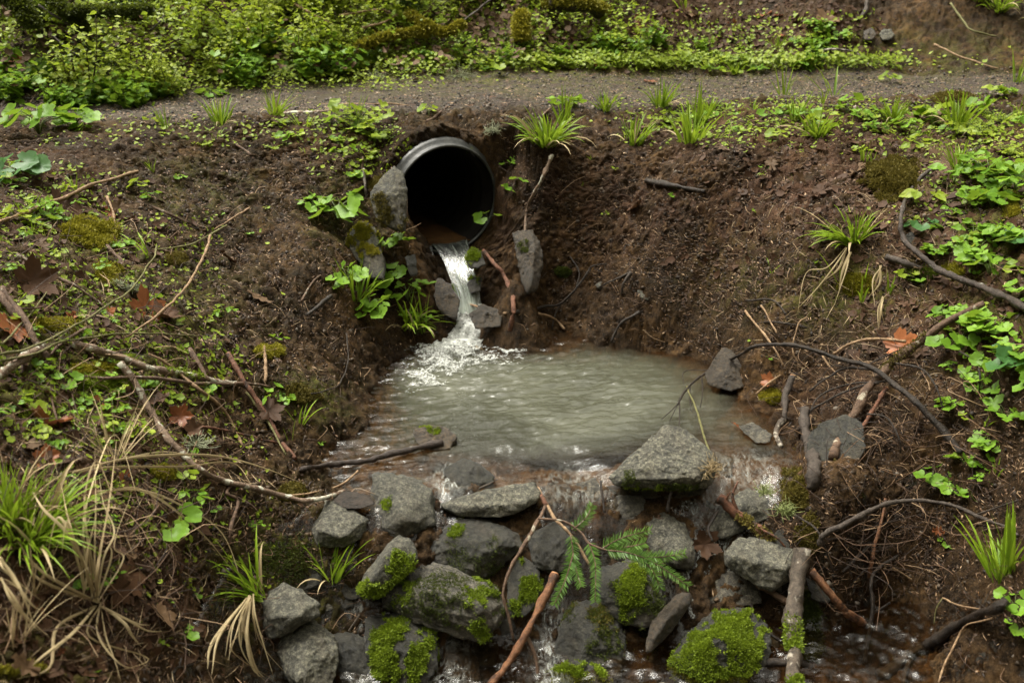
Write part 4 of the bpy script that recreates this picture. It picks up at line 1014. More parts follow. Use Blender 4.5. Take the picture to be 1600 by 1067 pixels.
# clusters one can point to
for k, x, y, w, lb in [
    ('herb', 62, 212, 120, 'broad-leaved green plant at the path edge in the upper left corner'), ('herb', 118, 200, 90, 'broad-leaved green plant right of the upper left corner plant, by the path edge'),
    ('herb_deep', 28, 276, 110, 'wide flat-leaved green plant at the left edge, above the long pale stick'),
    ('herb', 528, 345, 118, 'green lobed-leaf plant left of the mossy tall rock at the pipe'), ('herb', 492, 330, 60, 'small lobed-leaf plant at the left end of the clump left of the pipe'),
    ('herb', 606, 392, 84, 'green plant hanging between the yellow-mossed rock and the pipe lip'), ('herb', 545, 448, 80, 'green plant at the upper left of the clump below the yellow-mossed rock'),
    ('herb', 592, 450, 110, 'largest green lobed-leaf plant left of the waterfall'), ('cut', 638, 470, 80, 'green plant nearest the waterfall on its left, toothed leaves'),
    ('herb', 580, 492, 80, 'lowest plant of the clump left of the waterfall'), ('cut', 655, 505, 60, 'small toothed-leaf plant among grass just left of the foam'),
    ('herb_few', 762, 345, 40, 'small bright plant at the right rim of the pipe mouth'), ('herb_few', 818, 287, 34, 'tiny plant right of the pipe, beside the pale lichen stick'),
    ('herb_few', 797, 300, 30, 'tiny plant between the pipe rim and the lichen stick plant'), ('herb_few', 797, 258, 30, 'tiny plant below the big grass tuft right of the pipe'),
    ('pinn', 560, 205, 80, 'feathery green plant at the path edge above left of the pipe'), ('pinn', 592, 222, 60, 'feathery plant just left of the pipe top'), ('young', 545, 192, 60, 'yellow-green plant at the path edge, left of the feathery one'),
    ('cut', 885, 172, 60, 'broad-bladed bright plant at the path edge above the big grass tuft'), ('young', 670, 184, 40, 'small yellow-green plant at the path edge above the pipe'),
    ('herb_few', 262, 838, 84, 'bright plant with two large round leaves at the lower left'), ('tri', 298, 800, 80, 'pointed-leaf plant right of the large round leaves at the lower left'),
    ('young', 218, 296, 34, 'small yellow-green plant under the end of the long pale stick'), ('herb', 283, 282, 30, 'small pale green plant right of the long pale stick tip'),
    ('herb_few', 285, 1000, 46, 'small plant with three leaves near the bottom left, left of the drooping grass'), ('young', 255, 1008, 30, 'tiny reddish-green plant beside the three-leaved one at the bottom left'),
    ('herb_few', 435, 535, 34, 'two-leaved seedling alone on the left mud slope'), ('herb_few', 424, 612, 40, 'two-leaved seedling beside the red-brown diagonal stick'),
    ('herb_few', 408, 634, 34, 'seedling just below left of the one beside the red-brown diagonal stick'), ('herb_few', 500, 694, 22, 'round yellow-green leaf near the left pool shore'),
    ('herb_few', 145, 1058, 26, 'tiny round-leaved seedling at the bottom left edge'), ('trifew', 50, 640, 50, 'pale three-leaved plant at the left edge below the thick lichen log'),
    ('herb', 170, 910, 50, 'small green plant behind the standing straw at the lower left'), ('herb_few', 125, 912, 46, 'round-leaved seedling left of the plant behind the standing straw'),
    ('herb', 168, 818, 40, 'small seedling above the dead maple leaf at lower left'), ('young', 285, 755, 46, 'tiny yellow-green plant above the pointed-leaf plant'),
    ('herb_few', 1455, 752, 66, 'round-leaved plant with one large leaf on the dark right bank'), ('herb_few', 1506, 728, 56, 'round-leaved plant right of the large single leaf on the right bank'),
    ('herb', 1492, 775, 66, 'plant below the two round-leaved ones on the right bank'), ('herb_few', 1478, 852, 26, 'tiny two-leaved seedling under the arching branch on the right bank'),
    ('herb', 1500, 548, 100, 'large-leaved plant at the left side of the right bank clump'), ('herb', 1552, 530, 110, 'large-leaved plant at the top of the right bank clump'), ('herb_deep', 1590, 575, 100, 'dark green plant at the right edge of the right bank clump'),
    ('cut', 1530, 612, 80, 'toothed-leaf plant in the middle of the right bank clump'), ('herb', 1490, 640, 60, 'round-leaved plant at the lower left of the right bank clump'), ('cut', 1568, 660, 90, 'toothed-leaf plant at the bottom of the right bank clump'),
    ('cut', 1545, 700, 60, 'small pale plant hanging below the right bank clump'), ('herb', 1478, 500, 60, 'small plant under the long curved branch on the right bank'),
    ('tri', 1490, 290, 70, 'three-leaflet plant left of the pointed-leaf clump at upper right'), ('tri', 1540, 285, 100, 'pointed-leaf plant in the upper right clump'), ('tri', 1585, 300, 90, 'pointed-leaf plant at the right edge of the upper right clump'), ('trifew', 1450, 318, 56, 'three-leaflet plant inside the bend of the long curved branch'),
    ('herb_deep', 1440, 358, 60, 'dark green plant inside the bend of the long curved branch'), ('herb_deep', 1590, 388, 90, 'broad-leaved plant at the right edge above the long curved branch'), ('tri', 1520, 372, 60, 'small leaflet plant above the long curved branch'), ('herb', 1560, 372, 60, 'small plant left of the broad-leaved one at the right edge'),
    ('herb_few', 1435, 442, 34, 'small pale rosette below the long curved branch'), ('herb_few', 1588, 462, 50, 'small plant at the right edge just above the end of the long curved branch'),
    ('herb_few', 1585, 948, 60, 'round-leaved plant at the right edge under the tall grass'), ('herb_few', 1592, 990, 50, 'round-leaved plant at the right edge, lowest'),
    ('young', 1460, 190, 60, 'bright yellow-green plant near the path at right'), ('pinn', 1530, 215, 60, 'feathery plant among grass at upper right'), ('cut', 1415, 205, 50, 'small toothed plant among grass right of centre'), ('young', 1290, 190, 40, 'small plant left of the right-hand grass patch'),
    ('herb_few', 631, 1017, 22, 'single round leaf growing on the green cushion rock'),
    ('young', 1390, 130, 30, 'small green plant on the path at right')]:
    plant(k, x, y, w, lb)
for k, x, y, w, lb in [
    ('grass', 345, 196, 70, 'upright grass tuft at the path edge, left of the round one'), ('grass', 431, 182, 62, 'round fresh grass tuft on the path edge left of the pipe'),
    ('grass_up', 258, 202, 40, 'thin grass tuft at the path edge, leftmost of the near row'), ('grass_up', 555, 190, 44, 'small grass tuft above the feathery plants by the pipe'),
    ('grass_thick', 852, 228, 118, 'big dense grass tuft hanging above right of the pipe'), ('grass_up', 880, 198, 70, 'grass blades rising behind the big dense tuft'),
    ('grass', 945, 174, 60, 'low grass tuft on the path edge, right of the broad-bladed plant'), ('grass', 1032, 168, 72, 'fresh grass tuft on the path edge above the tall one'),
    ('grass', 1078, 225, 100, 'tall bright grass patch, largest on the path edge right of centre'), ('grass_up', 1095, 195, 80, 'grass patch behind the tall bright one'), ('grass', 990, 226, 80, 'loose grass tuft left of the tall bright patch'),
    ('grass_up', 1225, 150, 50, 'grass tuft standing on the path, left of two'), ('grass_few', 1300, 150, 60, 'pale grass tuft standing on the path, right of two'), ('grass', 1275, 215, 80, 'grass patch right of centre below the path'), ('grass_up', 1240, 190, 50, 'thin grass left of the right-hand patch'),
    ('grass', 1395, 192, 60, 'grass tuft below the path toward the right'), ('grass', 1495, 200, 90, 'wide grass patch below the path at right'), ('grass_up', 1350, 255, 40, 'few grass blades above the brown moss mound'), ('grass_few', 1362, 258, 36, 'pair of grass blades right above the brown moss mound'),
    ('grass', 1497, 268, 70, 'dark green grass tuft above the upper right clump'), ('grass_thick', 1330, 378, 120, 'big droopy dense grass tuft on the right bank slope'), ('grass_few', 1310, 440, 90, 'sparse hanging grass below the big droopy tuft'), ('grass_few', 1345, 470, 80, 'sparse bright grass low on the right bank'), ('grass_few', 1390, 460, 60, 'curved grass blades right of the sparse bright ones'),
    ('grass_few', 1205, 425, 36, 'few short blades alone on the right mud slope'), ('grass_up', 1588, 195, 50, 'grass blades at the right edge by the path'), ('grass_up', 1592, 130, 60, 'tall thin blades at the far right on the path'),
    ('grass_big', 50, 850, 210, 'largest grass tuft, at the left edge low in the picture'), ('grass_big', 5, 820, 170, 'grass tuft at the left edge behind the largest one'), ('grass_few', 468, 665, 60, 'small grass tuft by the left pool shore'), ('grass_few', 455, 690, 50, 'hanging blades below the small tuft at the left shore'),
    ('grass_flop', 395, 935, 130, 'drooping grass tuft left of the olive grey rock'), ('grass', 517, 905, 105, 'bright grass tuft under the square grey rock of the dam'),
    ('grass_flop_r', 640, 515, 90, 'grass hanging over the pool left of the foam'), ('grass_up', 655, 520, 80, 'thin grass beside the foam on the left'), ('grass', 560, 470, 90, 'grass blades at the left of the clump by the waterfall'),
    ('grass', 1565, 905, 130, 'tall arching grass tuft at the right edge low in the picture'), ('grass_up', 1585, 890, 120, 'upright blades behind the arching grass at the right edge'),
    ('grass_few', 40, 340, 50, 'few blades at the left edge under the flat-leaved plant'), ('grass_few', 120, 305, 50, 'few blades beside the long pale stick'), ('grass_up', 240, 270, 26, 'tiny upright blades near the tip of the long pale stick'), ('grass_few', 230, 400, 70, 'thin long blades beside the thin green stems at left'),
    ('grass_few', 1175, 175, 44, 'small blades on the path edge right of the tall patch'), ('grass', 1110, 178, 50, 'low grass patch behind the tall bright one'), ('grass_few', 180, 720, 60, 'few blades left of the pale lichen tuft'), ('grass_up', 710, 905, 30, 'short blades growing from the largest wet boulder'), ('grass_few', 640, 980, 34, 'two short blades above the green cushions')]:
    plant(k, x, y, w, lb, 'grass tuft')
for x, y, w, lb in [(50, 930, 130, 'bent straw at the left edge below the largest grass tuft'), (180, 720, 120, 'thin straw lying above the large round leaves'), (20, 1010, 120, 'straw in the bottom left corner')]:
    plant('straw', x, y, w, lb, 'dead grass')
# looser small plants
def scatter(kinds, blobs, n, w, label, group, cat='plant', seed=1, zmin=.03, name='seedling'):
    g = np.random.default_rng(seed); k = 0
    bw = np.array([b[4] for b in blobs], float); bw /= bw.sum()
    while k < n:
        b = blobs[g.choice(len(blobs), p=bw)]; x = g.normal(b[0], b[2] * .55); y = g.normal(b[1], b[3] * .55)
        if y < 2 or y > 1085: continue
        p = hit1(x, y)
        if p[2] < zmin and p[1] > 3.3 and p[0] < 1.4: continue
        if path_mask(p[0:1], p[1:2])[0] > .5 and g.random() < .9: continue
        plant(kinds[k % len(kinds)], x, y, g.uniform(*w), label, cat, group=group, p=p, name=name); k += 1
scatter(['herb_few', 'young', 'herb', 'tri', 'grass_few'], [(110, 440, 150, 110, 2), (60, 330, 90, 60, 1), (170, 620, 150, 60, 2), (60, 700, 90, 60, .5)], 90, (22, 48), 'small green plant among sticks and dead leaves on the left bank', 'small plants on the left bank', seed=3)
scatter(['young', 'herb_few', 'grass_few'], [(250, 850, 150, 150, 1), (230, 720, 120, 60, 1)], 26, (14, 30), 'tiny seedling on the mud at the lower left', 'seedlings at the lower left', seed=4)
scatter(['young', 'grass_few', 'cut', 'herb_few', 'pinn'], [(1400, 190, 230, 30, 2), (1500, 230, 120, 40, 1), (1130, 190, 120, 30, 1)], 85, (18, 44), 'small green plant in the strip below the path at right', 'small plants below the path at right', seed=5)
scatter(['young', 'herb_few', 'grass_few', 'pinn'], [(520, 215, 90, 40, 1), (300, 215, 180, 30, .8), (560, 250, 40, 50, .6)], 34, (14, 34), 'small green plant on the bank edge left of the pipe', 'small plants on the bank edge left of the pipe', seed=6)
scatter(['herb_few', 'tri', 'young', 'herb', 'grass_few'], [(1520, 400, 110, 90, 1), (1540, 560, 90, 90, 1), (1560, 760, 80, 90, .3)], 48, (20, 46), 'small green plant on the leafy right bank', 'small plants on the right bank', seed=7)
scatter(['herb', 'cut', 'herb'], [(1540, 580, 60, 70, 1), (1560, 420, 60, 50, .5), (1560, 310, 50, 40, .4)], 16, (60, 95), 'lush lobed-leaf plant filling the clumps on the right bank', 'filling plants of the right bank clumps', seed=9, name='leafy_plant')
scatter(['grass_few', 'herb_few', 'young'], [(950, 300, 300, 80, 1), (1150, 450, 150, 80, .5), (400, 420, 120, 100, .5)], 18, (10, 22), 'tiny sprout on the bare mud bank', 'sprouts on the bare mud', seed=8)
# ------------------------------------------------------------------ growth beyond the path
def v_bush(mat, n, ls, kind_='ovate'):
    def f(i):
        g = np.random.default_rng(500 + i * 7 + n); L = []; S = []
        for k in range(9):
            a = g.uniform(0, 6.28); lean = g.uniform(.1, .75); tip = np.array([math.cos(a) * lean, math.sin(a) * lean, g.uniform(.5, 1.0)]) * g.uniform(.6, 1)
            ln = smooth_line([np.zeros(3), tip * .5 + g.normal(0, .05, 3), tip], 4); S.append(tube(ln, .010, .004, 4))
            for j in range(n // 9):
                t = g.uniform(.25, 1.05); p = ln[min(int(t * 8), len(ln) - 1)] + g.normal(0, .11, 3)
                aa = g.uniform(0, 6.28); L.append(leaf(kind_, p, np.array([math.cos(aa), math.sin(aa), g.uniform(-.5, .3)]), rand_up(g, .5, .4), ls * g.uniform(.5, 1.3), g, .2, .2, 8 if kind_ == 'ovate' else 14))
        V, Fc, T = join(L); V2, F2 = polys(S)
        return [('foliage', mesh_np('foliage', V, Fc, mat, tint=T)), ('stems', mesh_np('stems', V2, F2, M_TWIG))]
    return f
variants('bush', v_bush(ML_B, 560, .070), 4)
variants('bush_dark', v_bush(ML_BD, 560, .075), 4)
variants('bush_bare', v_bush(ML_ST, 60, .06), 2)
variants('far_herb', v_bush(ML_H, 160, .17, 'lobed'), 4)
def far_row(kinds, n, x0, x1, d0, d1, w, label, group, name, seed, cat='bush'):
    g = np.random.default_rng(seed)
    for k in range(n):
        px = g.uniform(x0, x1); xw = (px - 800) / F * 8.6
        yw = np.interp(xw, FE[:, 0], FE[:, 1]) + g.uniform(d0, d1); xw = (px - 800) / F * yw * .96
        p = np.array([xw, yw, float(Hm(xw, yw))])
        plant(kinds[k % len(kinds)], 0, 0, g.uniform(*w), label, cat, name=name, group=group, p=p, sink=.03)
far_row(['bush_dark', 'bush'], 20, -60, 270, .25, 2.2, (80, 140), 'dark leafy bush beyond the path in the upper left corner', 'dark bushes beyond the path at upper left', 'leafy_bush', 27)  # dark leaf colour stands in for the shaded gaps among the bushes
far_row(['bush'], 34, 230, 640, .25, 2.2, (85, 150), 'leafy green bush beyond the path on the left', 'bushes beyond the path at left', 'leafy_bush', 21)
far_row(['bush', 'bush_bare', 'bush', 'bush_dark'], 32, 560, 960, .55, 2.2, (70, 120), 'pale green bush beyond the path behind the mossy log', 'bushes beyond the path at centre', 'leafy_bush', 22)
far_row(['bush', 'bush_dark', 'grass_few'], 16, 1000, 1330, .6, 2.0, (40, 80), 'small bush on the leafy slope beyond the path', 'small bushes on the far slope', 'leafy_bush', 23)
far_row(['far_herb', 'herb'], 42, -40, 560, .02, .6, (40, 70), 'broad-leaved herb at the far path edge on the left', 'herbs at the far path edge, left', 'woodland_herb', 24, 'plant')
far_row(['herb', 'young', 'grass', 'far_herb', 'cut'], 84, 560, 1330, .0, .36, (24, 44), 'low green herb in the bright strip along the far path edge', 'low herbs along the far path edge', 'woodland_herb', 25, 'plant')
far_row(['grass_thick', 'bush'], 12, 1400, 1640, .7, 1.3, (50, 80), 'grass hanging over the top of the bare cut bank at upper right', 'growth above the bare cut bank', 'grass_tuft', 26, 'grass tuft')
# ------------------------------------------------------------------ sticks
MB = {'brown': m_bark('brown_bark', (.060, .034, .021), (.165, .10, .062), (.36, .32, .24), .62), 'dark': m_bark('black_wet_bark', (.010, .007, .005), (.045, .032, .023), None, 1, .38),
      'tan': m_bark('tan_twig', (.16, .095, .050), (.38, .25, .14)), 'lichen': m_bark('lichen_bark', (.11, .068, .045), (.24, .165, .11), (.52, .50, .40), .52),
      'red': m_bark('red_brown_bark', (.075, .032, .018), (.20, .085, .046), (.03, .018, .012), .56), 'green': m_bark('olive_stem', (.095, .090, .028), (.20, .18, .07)),
      'grey': m_bark('grey_stick', (.030, .022, .017), (.090, .070, .056)), 'pale': m_bark('pale_wet_log', (.035, .027, .020), (.12, .092, .068), (.36, .32, .26), .57, .4),
      'peel': m_bark('peeled_wood', (.085, .035, .016), (.26, .12, .055), (.045, .022, .013), .52, .4), 'spot': m_bark('dark_branch_white_spots', (.025, .018, .014), (.07, .05, .04), (.45, .43, .38), .64, .45)}
M_CUT = m_plain('fresh_cut_wood', (.42, .20, .085), .5)
def line_world(pts, lift=.012, water=True):
    X = [p[0] for p in pts]; Y = [p[1] for p in pts]; Hh = hit(X, Y, water=water)
    out = []
    for p, h in zip(pts, Hh):
        l = (p[2] * 1.15 + .01 if len(p) > 2 else 0) + lift
        out.append(CAM + (h - CAM) * (1 - l / depth_of(h)))
    return np.array(out)
def stick(pts, w0, w1, mat, label, twigs=(), cat='stick', name='fallen_stick', lift=.012, rough=.38, sides=8, moss=None, cut=False, group=None, conv=None):
    if conv: pts = conv(pts); twigs = [(conv(t[0]), *t[1:]) for t in twigs]
    W = line_world(pts, lift); P = smooth_line(W, 7); D = depth_of(P[0])
    sd = hash_s(label) % 9999; g = np.random.default_rng(sd)
    L = np.linalg.norm(P[-1] - P[0])
    w0 *= 1.18; w1 *= 1.18; r0, r1 = w0 / 2 * D / F, w1 / 2 * depth_of(P[-1]) / F
    P = P + (np.stack([noise3(P * 7, sd), noise3(P * 7, sd + 1), noise3(P * 7, sd + 2)], -1) * .009 + np.stack([noise3(P * 22, sd), noise3(P * 22, sd + 1), noise3(P * 22, sd + 2)], -1) * .0025)
    base = P[0].copy()
    V, q, t = tube(P, r0, r1, sides, sd, rough)
    V, Fc = polys([(V, q, t)])
    main = link(name, mesh_np(name, local(V, base), Fc, MB[mat]), None, tuple(base)); tag(main, label, cat, group)
    for tw in twigs:
        Wt = line_world(tw[0], lift); 
        j = np.linalg.norm(P - Wt[0], axis=1).argmin(); Wt[0] = P[j]
        V, q, t = tube(smooth_line(Wt, 6), tw[1] / 2 * D / F, tw[2] / 2 * D / F, 6, sd + 3, .15)
        V, Fc = polys([(V, q, t)]); link('side_twig', mesh_np('side_twig', local(V, base), Fc, MB[tw[3] if len(tw) > 3 else mat]), main)
    if cut:
        d = P[0] - P[1]; d /= np.linalg.norm(d)
        V, q, t = tube(np.array([P[0], P[0] + d * .004]), r0 * .93, r0 * .85, 8); V, Fc = polys([(V, q, t)])
        link('cut_end', mesh_np('cut_end', local(V, base), Fc, M_CUT), main)
    if moss:
        n = int(moss[0]); ii = g.integers(int(len(P) * moss[2]), max(int(len(P) * moss[3]), 1), n); rr = np.linspace(r0, r1, len(P))[ii]
        dirs = g.normal(0, 1, (n, 3)); dirs[:, 2] = np.abs(dirs[:, 2]) * 1.2; dirs /= np.linalg.norm(dirs, axis=1, keepdims=True)
        pp = P[ii] + (P[np.minimum(ii + 1, len(P) - 1)] - P[ii]) * g.random((n, 1)) + dirs * rr[:, None]
        keep = noise3(pp * 18, sd + 40) > (moss[5] if len(moss) > 5 else -.1); Vm, qm, tm = moss_tris(pp[keep], dirs[keep], moss[1], sd, 4, moss[6] if len(moss) > 6 else .1)
        link('moss', mesh_np('moss', local(Vm, base), qm, MOSS_MATS[moss[4]], smooth=False, tint=tm), main)
    return main
def TL(L): return [(u / 2.963, 350 + v / 2.963, *r) for u, v, *r in L]
def TB(L): return [(u / 2.907, 700 + v / 2.907, *r) for u, v, *r in L]
def T1(L): return [(u / 2.963, v / 2.963, *r) for u, v, *r in L]
S = stick
# left bank
S([(187, 569, .05), (219, 610, .03), (236, 647, .02), (260, 681, .03), (287, 710, .04), (310, 731, .03), (344, 750, .02), (396, 765, .02), (447, 777, .03), (492, 781, .05), (537, 765, .06)], 10, 6, 'lichen', 'long curved lichen-spotted branch sweeping down to the dam at left')
S([(690, 600, .05), (830, 680, .05), (930, 760, .05), (1030, 850, .03), (1080, 930), (1135, 1035)], 4, 5, 'tan', 'pale tan stick crossing over the lichen-spotted one on the left bank', conv=TL)
S([(340, 560, .03), (450, 585, .04), (560, 610, .04), (700, 665, .04), (850, 700, .03), (960, 720, .02), (1100, 740, .01)], 11, 7, 'lichen', 'thick lichen-spotted stick lying across the left bank', conv=TL, moss=(300, .009, .5, .8, 'g'))
S([(10, 290, .03), (60, 370, .03), (120, 460, .04), (160, 540, .03), (225, 630, .01)], 9, 8, 'brown', 'brown spotted branch leaning down at the left edge', conv=TL, twigs=[([(100, 410, .03), (170, 390, .04), (215, 375, .03)], 4, 2)])
S([(240, 650, .01), (330, 680, .02), (500, 710, .03), (700, 710, .05), (900, 735, .04), (1100, 745, .02), (1250, 760, .01)], 5, 4, 'brown', 'thin dark stick running along under the thick lichen-spotted one', conv=TL)
S([(880, 578, .01), (950, 700, .01), (1020, 830, .01)], 7, 6, 'brown', 'short brown stick under the crossing of the left bank sticks', conv=TL)
S([(1050, 595, .02), (1120, 700, .02), (1200, 820, .03), (1290, 980, .02), (1370, 1080, .01)], 7, 6, 'red', 'straight red-brown stick pointing at the left pool shore', conv=TL)
S([(1225, 570, .04), (1228, 650, .03), (1228, 722, .0)], 5, 5, 'tan', 'short upright peg beside the red-brown stick', conv=TL)
S([(800, 945), (920, 935, .01), (1090, 960, .02), (1290, 1010)], 4, 3, 'red', 'thin crooked stick above the pale lichen tuft', conv=TL)
S([(0, 605, .08), (150, 560, .1), (350, 460, .12), (500, 370, .12), (620, 290, .1), (700, 170, .1), (720, 100, .12)], 3.4, 2.4, 'green', 'thin olive stem rising from the left edge, the longest', conv=TL)
S([(600, 510, .05), (780, 380, .08), (870, 270, .08), (940, 150, .09), (975, 60, .1)], 3, 4, 'tan', 'forked pale stem rising to the right on the left bank', conv=TL, twigs=[([(890, 235, .08), (930, 220, .07), (968, 208, .05)], 3, 2)])
S([(0, 640, .06), (200, 590, .07), (380, 525, .06), (600, 510, .05), (760, 500, .05), (920, 515, .03)], 3.2, 2.2, 'green', 'thin olive stem lying almost level on the left bank', conv=TL)
S([(-30, 605, .03), (0, 588, .03), (27, 566, .03), (66, 538, .02)], 16, 10, 'lichen', 'short thick lichen log at the left edge')
S([(-20, 358, .03), (50, 327, .03), (118, 300, .04), (175, 280, .04), (217, 269, .04)], 6, 4, 'tan', 'long pale stick at the upper left, rising to the right')
S([(354, 350, .06), (314, 375, .05), (277, 387, .03), (223, 390)], 2.6, 2, 'green', 'thin bent stem above the forked pale one')
S([(240, 690), (250, 870, .01), (290, 960)], 3.5, 3, 'brown', 'short dark twig at the lower end of the leaning branch, left', conv=TL)
S([(395, 480, .03), (320, 530, .03), (240, 612, .02)], 5, 4, 'brown', 'dark curved twig beside the leaning branch at left', conv=TL)
S([(0, 555, .03), (60, 500, .04), (130, 430, .05), (215, 315, .05)], 3, 2, 'green', 'short olive stem at the left edge', conv=TL)
S([(365, 752), (352, 768), (370, 782), (362, 820, .01), (360, 848)], 4.5, 4, 'brown', 'crooked brown twig below the long curved branch')
S([(385, 610, .02), (415, 655, .02), (449, 712, .01)], 3, 2.6, 'green', 'straight green twig beside the red-brown stick')
S([(165, 307, .01), (176, 330, .02), (184, 358)], 3.4, 2.5, 'tan', 'short pale twig under the long pale stick')
S([(216, 315), (255, 330, .01), (297, 349)], 3, 3, 'brown', 'short brown twig on the upper left slope')
S([(388, 324, .03), (360, 342, .02), (334, 358)], 2.6, 2.2, 'tan', 'short tan twig tip above the left slope')
S([(361, 199), (365, 223), (392, 243)], 4, 3, 'brown', 'bent brown root under the upright grass tuft')
S([(158, 177), (190, 174), (216, 177)], 5, 4, 'dark', 'short black stick at the path edge, left')
S([(120, 188), (160, 186), (228, 176)], 3, 3, 'brown', 'short brown stick beside the black one at the path edge')
S([(30, 157), (60, 154), (85, 152)], 4, 3, 'dark', 'dark stick along the far path edge at left')
S([(0, 455, .03), (15, 478, .03), (30, 505, .02)], 10, 8, 'brown', 'stub of a mossy branch at the left edge above the thick lichen log')
S([(0, 340), (40, 345), (90, 340)], 4, 3, 'brown', 'low brown stick at the left edge below the long pale stick')
S([(25, 395, .02), (70, 425, .03), (120, 450, .03), (165, 480, .01)], 4.5, 3.5, 'lichen', 'mottled stick among the left bank plants')
S([(170, 385, .02), (190, 410, .01), (195, 430)], 5, 4, 'brown', 'short stub right of the yellow moss cushion')
S([(518, 461, .01), (500, 474, .02), (479, 492)], 6, 4, 'dark', 'short dark stick on the mud left of the waterfall plants')
S([(470, 470), (485, 445, .02), (500, 430)], 3, 2, 'brown', 'small twig above the short dark stick')
S([(470, 612), (500, 612, .02), (535, 595, .04), (545, 560, .05), (540, 520, .05)], 2.4, 1.6, 'dark', 'wiry black hoop twig on the left mud slope')
S([(568, 264, .02), (570, 290, .02), (572, 312)], 4, 3, 'pale', 'pale twig standing left of the tall rock at the pipe')
S([(566, 228), (568, 250, .01), (568, 264)], 3, 3, 'brown', 'brown twig above the pale one left of the pipe')
S([(612, 262, .2), (628, 272, .30), (636, 300, .30), (634, 350, .28)], 2.5, 2, 'brown', 'thin root hanging over the left edge of the pipe mouth')
S([(757, 392, .03), (778, 415, .05), (793, 440, .05), (803, 478, .04), (796, 518, .02)], 5.5, 6, 'red', 'curved red-brown stick standing in the pool right of the waterfall')
S([(864, 243, .04), (848, 274, .04), (832, 305, .03), (822, 335), (820, 375)], 6, 3, 'lichen', 'pale lichen stick slanting down right of the pipe')
S([(703, 455, .03), (720, 470, .0), (790, 490)], 3, 3, 'tan', 'tan twig low beside the rock in the foam')
S([(807, 487), (847, 480, .02), (878, 475, .02), (901, 451, .03), (923, 421, .02)], 4.5, 3, 'dark', 'black forked root at the back of the pool', twigs=[([(878, 475, .02), (868, 490, .01), (862, 515)], 3, 2), ([(901, 451, .03), (905, 425, .02), (890, 400)], 3, 2), ([(901, 418, .02), (925, 416, .02), (948, 412)], 2.6, 1.6)])
S([(839, 488, .01), (868, 498, .01), (884, 512)], 3.6, 3, 'tan', 'short tan twig beside the black forked root')
S([(998, 486), (968, 503, .01), (955, 535, .01)], 4, 3, 'dark', 'dark root on the mud above the back of the pool')
S([(987, 426, .01), (975, 445, .02), (972, 461)], 5, 3, 'grey', 'small grey stick on the mud right of the pool back')
S([(985, 427), (950, 443, .01), (935, 450)], 2.5, 2, 'dark', 'thin dark twig left of the small grey stick')
S([(862, 168, .02), (850, 180, .02), (852, 190)], 3, 2, 'brown', 'twiggy stub by the path edge above the pipe, right')
S([(665, 192), (680, 182, .01), (698, 168)], 4, 3, 'brown', 'short stick at the path edge above the pipe')
S([(440, 164), (560, 163), (640, 164)], 2.2, 2, 'tan', 'long straight straw-thin stick on the path above the pipe')
S([(440, 178), (500, 176), (520, 172)], 5, 5, 'lichen', 'lichen-covered stick at the path edge right of the round grass tuft')
S([(1010, 282, .01), (1050, 290, .02), (1100, 300)], 9, 5, 'dark', 'flat dark bark strip half buried in the right slope')
S([(1385, 402, .01), (1410, 410, .02), (1442, 420)], 9, 8, 'grey', 'grey bark strip under the long curved branch')
S([(1180, 505), (1210, 502), (1260, 512)], 2.6, 2, 'dark', 'thin dark twig on the slope above the right shore')
S([(1165, 468, .02), (1205, 469, .03), (1228, 490)], 3, 2, 'dark', 'small hooped twig above the right shore')
# right bank
S([(1610, 484, .04), (1570, 464, .05), (1533, 447, .05), (1491, 432, .06), (1462, 418, .06), (1434, 394, .06), (1415, 371, .06), (1408, 341, .05), (1415, 313, .05), (1434, 285, .04), (1457, 262, .04), (1485, 247, .03), (1530, 234, .02)], 11, 3.5, 'spot', 'long curved dark branch with white spots on the right bank')
S([(1502, 706), (1482, 681, .02), (1445, 643, .06), (1424, 620, .08), (1384, 590, .10), (1354, 574, .12), (1310, 559, .14), (1262, 544, .14), (1219, 537, .13), (1178, 541, .12), (1144, 556, .1), (1111, 576, .1), (1080, 600, .1), (1058, 632, .08)], 10, 3, 'dark', 'arching black branch reaching from the right bank over the pool',
  twigs=[([(1063, 625, .09), (1062, 650, .06), (1061, 675, .03)], 3, 1.5), ([(1080, 602, .1), (1078, 625, .08), (1081, 643, .05)], 2.6, 1.4), ([(1102, 585, .1), (1098, 612, .07), (1094, 636, .04)], 3, 1.5), ([(1110, 577, .1), (1070, 580, .08), (1068, 600, .06)], 2.4, 1.2), ([(1058, 632, .08), (1045, 645, .06), (1032, 656, .05)], 2.4, 1.2), ([(1058, 632, .08), (1050, 650, .06), (1046, 660, .05)], 2.2, 1.2), ([(1178, 541, .12), (1160, 545, .1)], 3, 2), ([(1354, 574, .12), (1375, 560, .1), (1440, 532, .05)], 3, 2)])
S([(1536, 476, .10), (1482, 502, .10), (1438, 532, .08), (1404, 556, .08), (1377, 583, .07), (1354, 610, .06), (1337, 644, .05), (1316, 677, .04), (1300, 712, .02)], 8, 15, 'brown', 'thick brown branch slanting down the right bank with a broken pale tip', moss=(500, .010, .2, .6, 'o', .0))
S([(1384, 607, .03), (1364, 637, .03), (1340, 678, .01)], 7, 5, 'red', 'straight reddish stick on the right bank below the arching branch', cut=True)
S([(1257, 640, .06), (1260, 677, .06), (1269, 705, .05), (1274, 733, .04), (1266, 765, .02)], 13, 16, 'grey', 'upright strip of dark bark standing at the right end of the pool', rough=.4)
S([(1238, 587, .06), (1229, 615, .04), (1226, 655, .01)], 8, 8, 'grey', 'short cut branch with an orange end at the right shore', cut=True)
S([(1224, 655, .01), (1216, 665, .02), (1212, 680, .02), (1220, 695)], 8, 6, 'pale', 'pale broken root at the right shore')
